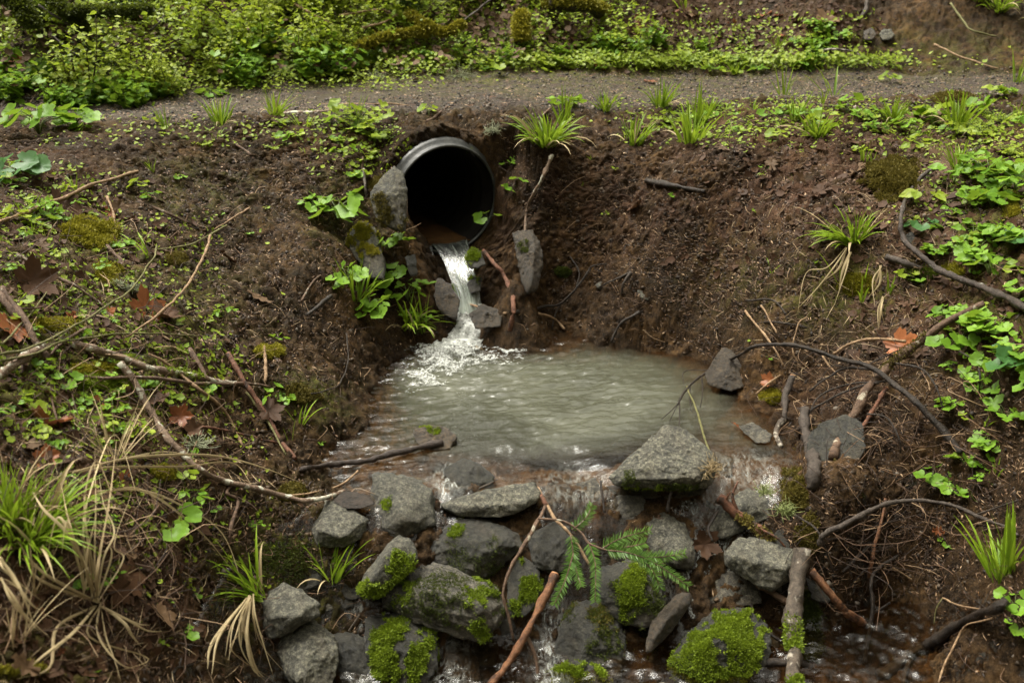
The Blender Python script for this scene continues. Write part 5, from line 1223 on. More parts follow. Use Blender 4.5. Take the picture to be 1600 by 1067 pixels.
S([(1380, 583, .07), (1323, 576, .09), (1290, 590, .1), (1262, 612, .08)], 3.5, 2.5, 'dark', 'upper thin arching twig of the bundle on the right bank', twigs=[([(1323, 576, .09), (1300, 572, .08), (1276, 600, .06)], 2, 1.2)])
S([(1372, 600, .06), (1316, 603, .07), (1280, 620, .08), (1262, 650, .05)], 3, 2, 'dark', 'middle thin arching twig of the bundle on the right bank')
S([(1384, 596, .06), (1350, 603, .07), (1303, 620, .08), (1269, 640, .05), (1255, 660, .02)], 3.5, 2.5, 'dark', 'lower thin arching twig of the bundle on the right bank')
S([(1472, 529, .07), (1505, 549, .08), (1529, 583, .08), (1526, 617, .04)], 3, 2, 'dark', 'thin hoop twig at the left of the right bank clump')
S([(1397, 569, .07), (1438, 576, .09), (1462, 606, .08), (1472, 640, .04)], 3, 2, 'dark', 'thin hoop twig below the right bank clump')
S([(1353, 647, .05), (1384, 654, .06), (1404, 684, .05), (1408, 708, .02)], 3, 2, 'dark', 'small hoop twig low on the right bank')
S([(1303, 553, .05), (1330, 537, .06), (1364, 530, .05), (1417, 534, .03)], 4, 5, 'tan', 'curved tan stick under the arching black branch')
S([(1165, 485, .03), (1205, 535, .05), (1225, 573, .04)], 3, 2.2, 'tan', 'pale straight stem leaning on the arching black branch')
S([(1188, 477, .02), (1214, 522, .03)], 2.4, 2, 'tan', 'short pale stem right of the leaning one')
S([(1182, 616, .03), (1205, 596, .04), (1222, 584, .03)], 3, 2.4, 'tan', 'short pale stem by the cut branch at the right shore')
S([(1247, 567, .03), (1240, 545, .05), (1248, 505, .05), (1260, 495, .04)], 2.4, 1.8, 'tan', 'thin bent stem above the arching black branch')
S([(1285, 555, .02), (1300, 575, .02), (1330, 600)], 2.6, 2, 'tan', 'thin tan stem right of the arching branch middle')
S([(1073, 603, .10), (1085, 630, .1), (1094, 656, .08), (1108, 705, .05), (1113, 742, .05)], 2.4, 3, 'green', 'pale green stem hanging in front of the pool beside the largest rock')
S([(530, 430, .04), (550, 385, .06), (650, 330, .09), (760, 285, .1), (850, 255, .1), (960, 245, .09), (1080, 255, .07), (1200, 285, .05), (1320, 335, .03), (1430, 395, .01)], 9, 4, 'grey', 'arched grey-brown branch low on the right bank', conv=TD, twigs=[([(1240, 285, .04), (1330, 270, .04), (1430, 235, .03)], 3, 2)])
S([(1375, 690, .05), (1330, 722, .06), (1180, 790, .06), (1060, 860, .06), (970, 905, .05), (880, 970, .03), (785, 1035, .01)], 13, 14, 'dark', 'thick black wet branch at the bottom right over the lower stream', conv=TD, twigs=[([(965, 905, .05), (925, 985, .03), (903, 1080, .02)], 8, 7), ([(1000, 880, .05), (930, 935, .06)], 9, 8)])
S([(872, 488, .03), (768, 572, .04), (765, 690, .05), (768, 760, .05), (745, 870, .03), (735, 975, .0)], 4, 6, 'dark', 'forked black stick standing in the lower stream', conv=TD, twigs=[([(770, 748, .05), (810, 725, .06), (846, 700, .06)], 5, 3)])
S([(830, 230, .03), (805, 370, .03), (770, 500, .02), (745, 590)], 4, 6, 'peel', 'orange barked stick in front of the arched grey-brown branch', conv=TD)
S([(440, 475, .05), (422, 600, .09), (402, 750, .13), (402, 900, .14), (413, 1000, .14), (425, 1110, .14)], 22, 20, 'pale', 'upright pale wet log right of the flat-topped rock', conv=TD, rough=.3, sides=12, moss=(1600, .010, .45, .95, 'g', .05))
S([(488, 560, .05), (570, 650, .05), (640, 730, .05), (740, 812, .02)], 14, 9, 'peel', 'split yellow-brown branch beside the pale wet log', conv=TD, rough=.35)
S([(58, 228, .08), (150, 300, .07), (220, 350, .06), (295, 405, .03)], 15, 10, 'red', 'splintered red-brown root chunk lying on the outflow rocks', conv=TD, rough=.5, twigs=[([(150, 300, .08), (130, 215, .1), (155, 150, .1)], 8, 2), ([(95, 250, .08), (120, 200, .1)], 7, 2), ([(200, 345, .06), (320, 400, .05), (370, 450, .02)], 4, 3)], moss=(500, .012, .45, 1.0, 'o', -.1, .6))
S([(-10, 1052, .05), (100, 1020, .06), (250, 985, .06), (400, 978, .06), (455, 985, .06)], 9, 11, 'dark', 'dark wet branch along the bottom edge ending at the pale log', conv=TD, twigs=[([(455, 985, .06), (432, 950, .07)], 10, 6)])
S([(232, 620, .05), (300, 660, .06), (400, 722, .06)], 7, 9, 'brown', 'fuzzy brown stick leaning against the pale wet log', conv=TD, rough=.4)
S([(220, 700, .02), (240, 800, .03), (340, 870, .03), (380, 900)], 4, 4, 'dark', 'thin dark twig above the mossy boulder at the bottom right', conv=TD)
S([(1075, 1067, .05), (1130, 900, .05), (1190, 810, .05), (1320, 770, .04)], 3, 2.6, 'tan', 'arched tan stem over the black branch at the bottom right', conv=TD)
S([(1085, 680, .05), (1140, 710, .05), (1240, 735, .04), (1330, 745, .02)], 2.6, 2.2, 'tan', 'bent tan stem above the thick black branch at the bottom right', conv=TD, twigs=[([(1085, 680, .05), (1055, 730, .04), (1045, 800, .01)], 2.4, 1.6, 'green')])
S([(410, 300, .03), (520, 390, .04), (590, 570, .03)], 2.6, 2.2, 'dark', 'wiry dark twig left of the arched grey-brown branch', conv=TD)
S([(855, 555, .01), (945, 610, .01)], 3, 2.4, 'tan', 'short tan twig on the dark soil right of the forked stick', conv=TD)
S([(625, 560), (690, 490, .02), (760, 430, .03)], 3.4, 2.6, 'dark', 'short dark twig under the arched grey-brown branch', conv=TD)
# centre
S([(262, 642, .12), (210, 760, .13), (155, 870, .12), (80, 990, .10), (15, 1068, .08)], 12, 9, 'peel', 'peeled orange-brown stick leaning across the dam at the bottom', conv=TC, cut=True, twigs=[([(155, 868, .12), (190, 960, .1), (202, 1035, .08)], 8, 6, 'brown')])
S([(200, 300, .08), (240, 370, .08), (275, 425, .1), (330, 480, .12), (415, 602, .12)], 4.5, 3.5, 'tan', 'broken tan twig lying over the fir twig stem', conv=TC)
S([(230, 365, .08), (170, 480, .10), (120, 570, .11), (70, 690, .10), (72, 770, .09), (108, 905, .06)], 5, 4, 'brown', 'long bent brown twig down the middle of the dam', conv=TC)
S([(178, 330, .06), (195, 300, .07), (232, 372, .08)], 6, 6, 'red', 'short splintered twig tip on the dam crest', conv=TC)
S([(455, 275, .06), (458, 335, .05), (458, 405, .02)], 4, 4, 'dark', 'short dark stub standing in the outflow left of the largest rock', conv=TC)
S([(728, 318, .06), (715, 360, .05), (708, 402, .02)], 4, 5, 'dark', 'short dark stub standing below the largest rock', conv=TC)
S([(905, 395, .06), (870, 470, .05), (885, 520, .05)], 4, 3, 'dark', 'thin dark twig at the top of the small cascade', conv=TC)
S([(470, 735, .02), (520, 727, .02), (560, 722, .02), (600, 712, .02), (640, 702, .02), (692, 692, .01)], 7, 9, 'spot', 'low dark root with a pale wet top lying in the pool at left', rough=.5)
S([(602, 775, .10), (620, 771, .10), (636, 773, .10)], 5, 5, 'red', 'short peg lying on the two-faced grey rock')
S([(638, 776, .05), (670, 781, .04), (695, 783, .03)], 3.5, 3, 'red', 'thin red twig between the two-faced rock and the flat slab')
S([(750, 765, .03), (765, 758, .03), (776, 751, .03)], 3, 2, 'pale', 'pale twig leaning on the small pointed dark rock')
S([(545, 985, .05), (553, 972, .06), (562, 958, .06)], 2.6, 2, 'pale', 'tiny pale twig over the puddle left of the green cushions')
S([(440, 775, .03), (520, 760, .02), (560, 735, .01)], 3, 3, 'tan', 'thin tan twig on the shore behind the square rock')
# far side
S([(1285, 78, .03), (1310, 77, .06), (1340, 84, .05), (1364, 108, .01)], 3.4, 3, 'pale', 'pale curved twig arching down to the far path edge at right')
S([(1460, 70, .03), (1490, 84, .03), (1560, 108, .01)], 3, 2.4, 'tan', 'thin root hanging on the bare cut bank')
S([(1485, 5, .1), (1505, 35, .1), (1520, 50, .08), (1558, 56, .05)], 3, 2, 'green', 'budding twig hanging over the bare cut bank')
S([(1355, -5, .05), (1350, 20, .04), (1340, 32)], 6, 5, 'grey', 'grey root at the top of the far slope')
for q, lb in (([(455, 5, .3), (500, 30, .3), (560, 52, .2)], 'bare pale branch in the bushes beyond the path, left of centre'), ([(530, 25, .3), (590, 16, .35), (620, 25, .3)], 'bare arched branch in the bushes beyond the path at centre'), ([(566, 45, .3), (600, 35, .3), (618, 24, .3)], 'short bare branch under the arched one beyond the path'),
              ([(708, 62, .2), (720, 38, .3), (745, 15, .35), (775, -5, .35)], 'dark bare branch rising beside the mossy stump'), ([(60, 10, .4), (110, 40, .4), (150, 62, .3)], 'pale broken branch in the dark bushes at upper left'), ([(80, 55, .3), (120, 85, .3), (150, 100, .2)], 'thin branch low in the dark bushes at upper left'), ([(235, 48, .3), (258, 25, .35)], 'short tan twig in the dark bushes at upper left')):
    S(q, 3.4, 2.2, 'grey' if 'dark' in lb else 'tan', lb, cat='branch', name='bare_branch')
MOSSY = [([(860, 8, .25), (885, 6, .28), (915, 10, .28), (942, 19, .22)], 20, 16, 'y', 'mossy bright yellow log end on the slope beyond the path'),
         ([(815, 62, .15), (813, 45, .2), (816, 28, .25)], 16, 15, 'y', 'short mossy stump left of the yellow log beyond the path'),
         ([(560, 75, .25), (600, 60, .3), (650, 52, .3), (665, 56, .25)], 10, 7, 'y', 'yellow mossy branch in the bushes beyond the path, left of centre'),
         ([(640, 25, .3), (690, 52, .3), (720, 40, .3)], 9, 6, 'y', 'mossy branch above the dark mounded rock beyond the path'),
         ([(-20, -20, .5), (30, 10, .5), (50, 40, .45)], 26, 16, 'd', 'thick dark mossy trunk in the upper left corner'),
         ([(70, -10, .5), (100, 15, .5), (130, 45, .4)], 12, 8, 'd', 'mossy olive limb right of the corner trunk at upper left'),
         ([(110, 22, .5), (170, 22, .5), (230, 18, .45)], 12, 9, 'd', 'dark mossy limb lying level in the upper left bushes'),
         ([(105, 118, .05), (112, 118, .1), (118, 113, .1)], 10, 8, 'y', 'yellow moss tuft stub at the far path edge, left')]
for q, w0, w1, mc, lb in MOSSY:
    S(q, w0, w1, 'dark', lb, cat='mossy branch', name='mossy_branch', moss=(3500, .026, 0, 1, mc, -.8, .7), rough=.4)
def straw_bundle(label, curves, w=3.3, jt=4):
    e = None; gg = np.random.default_rng(hash_s(label)); cs = []
    for c in curves:
        cs.append(c)
        for _ in range(2): cs.append([(q[0] + gg.normal(0, 2 + jt * i), q[1] + gg.normal(0, 2 + jt * .6 * i), (q[2] if len(q) > 2 else 0) * gg.uniform(.4, 1.1)) for i, q in enumerate(c)][:gg.integers(3, 6)])
    for c in cs:
        W = smooth_line(line_world(c, .015), 6)
        if e is None: base = W[0].copy(); e = empty('straw_tuft', tuple(base)); tag(e, label, 'dead grass')
        n = len(W); T = np.gradient(W, axis=0); T /= np.linalg.norm(T, axis=1, keepdims=True); v = CAM - W.mean(0) + random.uniform(-1, 1); sd = np.cross(T, v); sd /= np.linalg.norm(sd, axis=1, keepdims=True)
        f = np.linspace(0, 1, n)[:, None]; ww = w * random.uniform(.6, 1.5) / 2 * depth_of(W[0]) / F * (1 - f ** 2 * .85) * (.7 + .6 * np.sin(f * 3))
        up = np.cross(sd, T) * ww * .6; V = np.stack([W - sd * ww, W + up, W + sd * ww], 1).reshape(-1, 3); idx = np.arange(n * 3).reshape(n, 3)
        q = np.r_[np.stack([idx[:-1, 0], idx[:-1, 1], idx[1:, 1], idx[1:, 0]], -1), np.stack([idx[:-1, 1], idx[:-1, 2], idx[1:, 2], idx[1:, 1]], -1)]
        link('blade', mesh_np('blade', local(V, base), q, ML_ST, tint=np.full(len(V), random.random())), e)
straw_bundle('tall pale straw blades rising through the lower left of the picture', [TB(c) for c in (
    [(440, 700, .02), (430, 500, .10), (435, 250, .16), (430, 0, .2)], [(430, 690, .02), (400, 450, .1), (385, 220, .15), (440, 60, .18), (520, 240, .15), (575, 330, .1)], [(445, 690, .02), (330, 420, .12), (200, 280, .14), (150, 200, .12)], [(440, 700, .02), (470, 500, .08), (520, 380, .1), (470, 250, .12), (450, 120, .12)],
    [(450, 700, .02), (250, 600, .06), (150, 520, .07), (80, 420, .08)], [(455, 700), (480, 850, .02), (520, 960, .03), (550, 1060, .02)], [(455, 710), (560, 790, .03), (600, 850, .03), (640, 900)], [(440, 710), (330, 840, .03), (200, 940, .03), (120, 1010)], [(380, 640, .02), (330, 400, .12), (300, 340, .14), (280, 480, .1)], [(380, 660, .02), (375, 560, .06), (345, 380, .12)], [(0, 500, .05), (60, 580, .05), (110, 680, .04), (160, 820, .02)], [(0, 590, .04), (90, 720, .04), (150, 860)], [(440, 200, .08), (600, 185, .07), (740, 240, .05), (930, 400, .03), (1060, 560)], [(330, 110, .06), (560, 50, .08), (800, 30, .06), (1000, 38, .05), (1200, 90, .03), (1400, 170)])], jt=11)
straw_bundle('straw blades trailing below the drooping grass tuft onto the mud', [TB(c) for c in ([(1150, 660, .06), (1160, 760, .05), (1200, 900, .03), (1250, 1060)], [(1140, 670, .06), (1090, 780, .05), (1100, 920, .03), (1190, 1050)], [(1130, 680, .06), (1060, 800, .05), (1040, 960, .02)], [(1120, 680, .05), (1000, 850, .04), (965, 1000)], [(1140, 680, .05), (1120, 850, .04), (1150, 1000, .02), (1220, 1067)])])
straw_bundle('few straw blades leaning down the right bank under the droopy tuft', [TQ(c) for c in ([(780, 110, .05), (720, 200, .05), (640, 300, .03), (555, 388)], [(940, 190, .04), (920, 260, .03), (880, 350)], [(950, 340, .04), (940, 400, .03), (955, 470)], [(800, 130, .05), (760, 220, .04), (740, 330)])], 2.4)
# fir twig with needles
def fir():
    M_N = m_leaf('fir_needle', (.035, .090, .016), (.15, .27, .045), .2, .4)
    stem = TC([(200, 425, .12), (300, 435, .14), (370, 480, .14), (400, 520, .15), (470, 548, .16), (600, 575, .17), (700, 605, .16)])
    W = smooth_line(line_world(stem, .02), 6); base = W[0].copy()
    root = empty('fir_twig', tuple(base)); tag(root, 'green fir twig with flat needles lying across the middle of the dam', 'fir twig')
    V, q, t = tube(W, .0045, .003, 6, 1, .2); V, Fc = polys([(V, q, t)]); link('stem', mesh_np('stem', local(V, base), Fc, MB['brown']), root)
    g = np.random.default_rng(77)
    for br in ([(335, 470, .14), (390, 420, .16), (415, 370, .17)], [(455, 540, .16), (530, 500, .18), (640, 470, .18)], [(470, 548, .16), (560, 560, .18), (660, 600, .18), (790, 690, .16)], [(560, 565, .17), (670, 575, .18), (775, 560, .16)], [(600, 575, .17), (650, 630, .17), (680, 700, .15)],
               [(400, 520, .15), (425, 600, .15), (425, 750, .13)], [(330, 490, .13), (345, 600, .14), (370, 690, .13)], [(340, 560, .14), (310, 660, .14), (265, 760, .12)], [(470, 548, .16), (580, 530, .18), (620, 520, .18)]):
        P = smooth_line(line_world(TC(br), .02), 8)
        V, q, t = tube(P, .003, .0015, 5, 2, .1); V, Fc = polys([(V, q, t)]); o = link('side_twig', mesh_np('side_twig', local(V, base), Fc, MB['brown']), root)
        T = np.gradient(P, axis=0); T /= np.linalg.norm(T, axis=1, keepdims=True)
        view = CAM - P.mean(0); view /= np.linalg.norm(view); parts = []; L = np.linalg.norm(np.diff(P, axis=0), axis=1).sum(); n = int(L / .0018)
        for k in range(n):
            f = k / n; i = min(int(f * (len(P) - 1)), len(P) - 2); p = P[i] + (P[i + 1] - P[i]) * (f * (len(P) - 1) - i); tt = T[i]
            s = np.cross(tt, view + g.normal(0, .35, 3)); s /= np.linalg.norm(s); sg = 1 if k % 2 else -1
            d = tt * g.uniform(.5, .9) + s * sg + view * g.normal(0.1, .25); d /= np.linalg.norm(d); ln = .035 * g.uniform(.8, 1.15) * (1 - .35 * f)
            ws = np.cross(d, view); ws /= np.linalg.norm(ws) + 1e-9; w = .0011
            parts.append((np.array([p - ws * w, p + d * ln * .6 - ws * w * 1.2, p + d * ln, p + d * ln * .6 + ws * w * 1.2, p + ws * w]), np.array([[0, 1, 2], [0, 2, 3], [0, 3, 4]]), float(g.uniform(0, 1) * .6 + .4 * f)))
        V, Fc, tt = join(parts); link('needles', mesh_np('needles', local(V, base), Fc, M_N, smooth=False, tint=tt), root)
fir()
# flat dark bark on the dam crest, made like a thin rock
rock('bark', TA([(345, 235), (400, 200), (500, 210), (530, 250), (480, 275), (400, 268)]), [], 'w', thick=.25, tilt=1.1, lift=.05, label='flat dark bark piece between the square rock and the two-faced rock', cat='bark').data.materials[0] = MB['dark']
# lichen tufts
M_LI = m_leaf('pale_lichen', (.30, .32, .20), (.58, .60, .42), .3, .7); M_LY = m_leaf('green_lichen', (.24, .28, .10), (.48, .50, .24), .3, .7)
def lichen(px, py, wpx, label, mat=M_LI, flat=.6, lift=.01):
    p = line_world([(px, py, lift)])[0]; s = wpx * depth_of(p) / F; g = np.random.default_rng(hash_s(label)); parts = []
    for k in range(70):
        a = g.uniform(0, 6.28); r = abs(g.normal(0, .45)); b = np.array([math.cos(a) * r, math.sin(a) * r * .8, 0]) * s * .3
        d = np.array([math.cos(a), math.sin(a), g.uniform(0, 1.2) * flat]) + g.normal(0, .5, 3); d /= np.linalg.norm(d); ln = s * g.uniform(.15, .32)
        parts.append(tube(smooth_line([b, b + d * ln * .5 + g.normal(0, .08, 3) * s, b + d * ln + g.normal(0, .1, 3) * s], 3), .0018, .0009, 3))
    V, Fc = polys(parts); o = link('lichen_tuft', mesh_np('lichen_tuft', V, Fc, mat), None, tuple(p)); tag(o, label, 'lichen')
for a in ((300, 695, 80, 'pale branching lichen tuft beside the long curved branch at left'), (205, 450, 34, 'small pale lichen tuft above the orange-brown dead leaf'), (185, 445, 26, 'smallest pale lichen tuft on the left bank'),
          (100, 148, 60, 'pale dry tuft at the far path edge at left'), (590, 122, 40, 'pale lichen bits at the far path edge above the pipe, left of two'), (720, 120, 70, 'pale lichen bits at the far path edge above the pipe, right of two'), (770, 205, 44, 'pale lichen twigs above the right side of the pipe')):
    lichen(*a)
lichen(1112, 735, 60, 'dry pale tuft caught on the right end of the largest rock', ML_ST, 1.0, .14)
lichen(1196, 768, 40, 'pale green lichen tuft on a twig above the root chunk', M_LY, 1, .12); lichen(1226, 798, 50, 'larger pale green lichen tuft right of the one above the root chunk', M_LY, 1, .10)
# ------------------------------------------------------------------ moss cushions on the ground
def cushion(px, py, wx, wy, col, label, n=1800, h=.012, lift=.012):
    g = np.random.default_rng(hash_s(label)); n = int(n * 1.4); x = g.normal(px, wx * .6, n); y = g.normal(py, wy * .6, n)
    P = hit(x, y, water=True); c = P.mean(0); ok = np.linalg.norm(P - np.median(P, 0), axis=1) < 3 * wx * depth_of(c) / F
    ok &= noise3(P * 16, 3) + .5 * noise3(P * 45, 4) + .5 - .9 * (((x - px) / wx) ** 2 + ((y - py) / wy) ** 2) > -.35
    P = P[ok]; N_ = normals(P)
    e = ((x[ok] - px) / wx) ** 2 + ((y[ok] - py) / wy) ** 2
    P = P + N_ * (lift * .45 * np.clip(1.2 - e, 0, 1) * (1 + .5 * noise3(P * 30, 5)) + g.uniform(-.003, .012, len(P)))[:, None]
    V, q, t = moss_tris(P, N_, h * .7, hash_s(label) % 999, 6, .1)
    base = np.median(P, 0); o = link('moss_cushion', mesh_np('moss_cushion', local(V, base), q, MOSS_MATS[col], smooth=False, tint=t), None, tuple(base)); tag(o, label, 'moss')
for a in ((135, 368, 46, 24, 'y', 'yellow-green moss cushion on the left bank near the long pale stick', 3500, .016, .05), (80, 512, 45, 14, 'y', 'yellow moss patch above the thick lichen log'), (150, 600, 60, 12, 'g', 'green moss under the thick lichen-spotted stick', 2500), (275, 407, 18, 10, 'o', 'small olive moss on the left slope'),
          (168, 425, 24, 16, 'y', 'small yellow moss patch right of the yellow-green cushion'), (145, 580, 40, 10, 'y', 'yellow moss strip at the fork of the left bank sticks'), (418, 552, 24, 10, 'y', 'small moss patch above the two-leaved seedling'), (470, 617, 32, 16, 'o', 'olive moss over the mud near the left pool shore', 2200),
          (455, 770, 26, 14, 'o', 'brown-green moss under the end of the long curved branch'), (1395, 282, 46, 36, 'o', 'big brown-olive moss mound on the right slope', 5200, .018, .07), (1485, 156, 34, 12, 'o', 'dark olive moss mound beside the path at right', 1800, .016, .04),
          (1340, 445, 30, 16, 'y', 'yellow moss low on the right bank under the droopy tuft'), (1495, 428, 26, 14, 'y', 'yellow moss beside the long curved branch'), (1580, 325, 14, 24, 'y', 'upright yellow moss clump at the right edge'), (1205, 622, 16, 10, 'y', 'bright moss bit at the right shore'), (1440, 430, 30, 12, 'd', 'dark moss under the long curved branch'),
          (440, 880, 60, 50, 'd', 'thin moss on the wet mud left of the square grey rock', 1500, .008), (250, 740, 20, 12, 'y', 'tiny yellow moss left of the thin crooked twig'), (880, 425, 12, 6, 'd', 'tiny dark moss bit right of the waterfall'), (1240, 770, 24, 34, 'o', 'olive moss hanging under the upright bark strip', 2500), (1300, 690, 40, 30, 'o', 'rusty moss at the foot of the right bank', 1600),
          (1270, 830, 20, 30, 'o', 'moss beside the top of the pale wet log', 1300), (25, 1050, 40, 14, 'y', 'moss patch in the bottom left corner'), (715, 455, 14, 10, 'g', 'bright moss behind the falling water', 900), (1260, 985, 24, 60, 'd', 'dark weed trailing in the lower stream', 2600, .018), (590, 290, 14, 14, 'o', 'olive moss above the tall rock at the pipe')):
    cushion(*a)
# ------------------------------------------------------------------ dead leaves
def dead_leaf(px, py, wpx, kind_, mat, label, group=None, curl=.6, lift=.008, g=None, p=None):
    g = g or np.random.default_rng(hash_s(label) + int(px)); p = line_world([(px, py, lift)])[0] if p is None else p; s = wpx * depth_of(p) / F
    nn = normals(p[None])[0] + g.normal(0, .3, 3); a = g.uniform(0, 6.28); d = np.array([math.cos(a), math.sin(a), 0]); d = d - nn * (d @ nn) / (nn @ nn)
    V, Fc, T = leaf(kind_, -d * s * .4, d, nn, s, g, g.uniform(-.1, curl), g.uniform(-.2, .9) * curl, 40)
    V[:, 2] += s * .07 * noise3(V / s * 4 + g.uniform(0, 9), 5)
    o = link('dead_leaf', mesh_np('dead_leaf', V, Fc, mat, tint=T), None, tuple(p + nn / np.linalg.norm(nn) * .008)); tag(o, label, 'dead leaf', group)
for a in ((232, 478, 70, 'maple', ML_ORG, 'large curled orange-brown dead leaf on the left bank'), (255, 495, 50, 'maple', ML_DEAD, 'dark red-brown leaf tucked under the curled orange one'), (205, 900, 64, 'maple', ML_DEAD, 'large dead maple leaf right of the standing straw'), (185, 925, 50, 'maple', ML_DEAD, 'folded dead leaf below the large maple leaf'),
          (250, 960, 50, 'maple', ML_DEADP, 'pale brown dead leaf below the folded one at lower left'), (215, 858, 50, 'oak', ML_DEAD, 'dead leaf above the large maple leaf'), (410, 470, 44, 'oak', ML_DEADP, 'lobed brown leaf lying on the left mud slope'), (362, 410, 44, 'oak', ML_DEAD, 'dark lobed leaf left of the one on the mud slope'),
          (1018, 129, 24, 'oak', ML_ORG, 'orange leaf lying on the path right of centre'), (245, 628, 50, 'oak', ML_DEAD, 'brown oak-like leaf under the pale tan stick'), (280, 650, 36, 'maple', ML_ORG, 'small orange leaf right of the oak-like one'), (70, 660, 80, 'maple', ML_ORG, 'big crumpled rusty leaf at the left edge'), (15, 510, 60, 'maple', ML_ORG, 'rusty leaf at the left edge beside the leaning branch'),
          (420, 648, 46, 'maple', ML_DEAD, 'curled dark leaf beside the red-brown stick'), (62, 380, 46, 'oak', ML_DEADP, 'upright pale brown leaf left of the yellow-green cushion'), (50, 440, 70, 'maple', ML_DEAD, 'dark dead leaf under the left bank plants'), (100, 318, 60, 'maple', ML_DEAD, 'flat reddish leaf below the long pale stick'), (300, 672, 30, 'maple', ML_DEAD, 'wine-red leaf behind the pale lichen tuft'),
          (1103, 850, 44, 'maple', ML_DEAD, 'wet dark leaf hanging at the top of the cascade'), (1178, 1035, 70, 'maple', ML_DEAD, 'dark folded leaf at the bottom edge left of the pale log'), (1340, 265, 44, 'oak', ML_DEADP, 'pale reddish leaf left of the brown moss mound'), (1285, 298, 50, 'oak', ML_DEAD, 'long pale brown leaf on the right slope'), (1410, 540, 50, 'maple', ML_ORG, 'rusty leaf under the thick brown branch'),
          (1470, 830, 26, 'oak', ML_ORG, 'small orange-brown leaf low on the right bank'), (30, 1035, 54, 'oak', ML_DEADP, 'pale blotched leaf in the bottom left corner'), (1200, 595, 24, 'maple', ML_ORG, 'small rusty leaf at the right shore'), (1290, 30, 40, 'maple', ML_DEADP, 'pale leaf high on the far slope'), (1095, 68, 40, 'oak', ML_DEAD, 'dark upright leaf on the far slope'), (20, 95, 40, 'maple', ML_ORG, 'orange fern-like dead leaf at the upper left edge'), (138, 62, 36, 'maple', ML_ORG, 'orange dead leaf in the upper left bushes'),
          (995, 322, 50, 'oak', ML_DEAD, 'dark reddish leaf on the mud right of the pipe'), (1148, 665, 20, 'oak', ML_ORG, 'orange chip floating near the right shore'), (1480, 258, 50, 'maple', ML_DEADP, 'pinkish dead leaf under the grass at upper right'), (1205, 255, 36, 'oak', ML_DEADP, 'brown leaf on the slope above right')):
    dead_leaf(*a[:6])
def scatter_leaves(blobs, n, w, mats, label, group, seed):
    g = np.random.default_rng(seed); bw = np.array([b[4] for b in blobs], float); bw /= bw.sum(); k = 0
    while k < n:
        b = blobs[g.choice(len(blobs), p=bw)]; x = g.normal(b[0], b[2] * .55); y = g.normal(b[1], b[3] * .55)
        if y < 2 or y > 1080: continue
        p = hit1(x, y)
        if (p[2] < .03 and p[1] > 3.3 and p[0] < 1.4): continue
        dead_leaf(x, y, g.uniform(*w), ('maple', 'oak', 'oak')[k % 3], mats[k % len(mats)], label, group, g=g, p=p); k += 1
scatter_leaves([(90, 500, 130, 160, 1), (110, 900, 160, 150, 1.2), (120, 340, 130, 50, .5), (200, 680, 150, 60, .5)], 100, (18, 42), (ML_DEAD, ML_DEADP, ML_DEAD, ML_ORG), 'brown dead leaf in the litter of the left bank', 'dead leaves on the left bank', 31)
scatter_leaves([(1300, 290, 230, 90, 1.2), (1480, 430, 120, 110, .8), (1380, 210, 220, 40, .5), (1450, 600, 100, 60, .2)], 100, (16, 36), (ML_DEADP, ML_DEAD, ML_DEADP), 'reddish brown dead leaf in the litter of the right bank', 'dead leaves on the right bank', 32)
scatter_leaves([(1080, 50, 200, 50, 1)], 60, (16, 34), (ML_DEADP, ML_ORG, ML_DEAD), 'dead leaf on the slope beyond the path', 'dead leaves on the far slope', 33)
# ------------------------------------------------------------------ uncountable litter
def sample(blobs, n, seed, water=False):
    g = np.random.default_rng(seed); bw = np.array([b[4] for b in blobs], float); bw /= bw.sum()
    k = g.choice(len(blobs), n, p=bw); B = np.array([b[:4] for b in blobs], float)[k]
    u = g.uniform(-1, 1, (n, 2)) * 1.15; nn = g.normal(0, .55, (n, 2)); flat = g.random(n) < .5
    o = np.where(flat[:, None], u, nn)
    x = B[:, 0] + o[:, 0] * B[:, 2]; y = B[:, 1] + o[:, 1] * B[:, 3]
    ok = (y > -30) & (y < 1130) & (x > -150) & (x < 1750)
    P = hit(x[ok], y[ok]); 
    keep = ~((P[:, 2] < .01) & (P[:, 1] > 3.25) & (P[:, 0] < 1.35)) & (P[:, 2] > -.37)
    av = -((P - PIPE_C) @ PO); sv = (P - PIPE_C) @ PS
    rv = np.hypot(sv, P[:, 2] - PIPE_C[2]); keep &= ~((np.abs(sv) < PR + .03) & (av > -.5) & (av < .05)) & ~((rv < PR + .05) & (av > -.1))
    return P[keep], g
ALL = [(800, 300, 900, 100, 2), (200, 560, 330, 330, 3), (300, 880, 260, 200, 1.6), (1400, 500, 330, 300, 2.6), (1420, 840, 200, 200, 1), (1050, 430, 200, 110, .8), (1200, 330, 320, 110, 1), (450, 420, 200, 160, 1.2)]
def lay(P, n_scale, g):
    N_ = normals(P); a = g.uniform(0, 6.28, len(P)); d = np.stack([np.cos(a), np.sin(a), np.zeros(len(P))], -1)
    d = d - N_ * (d * N_).sum(1, keepdims=True); d += N_ * g.normal(.05, n_scale, (len(P), 1)); d /= np.linalg.norm(d, axis=1, keepdims=True)
    s = np.cross(N_, d); s /= np.linalg.norm(s, axis=1, keepdims=True) + 1e-9
    return N_, d, s
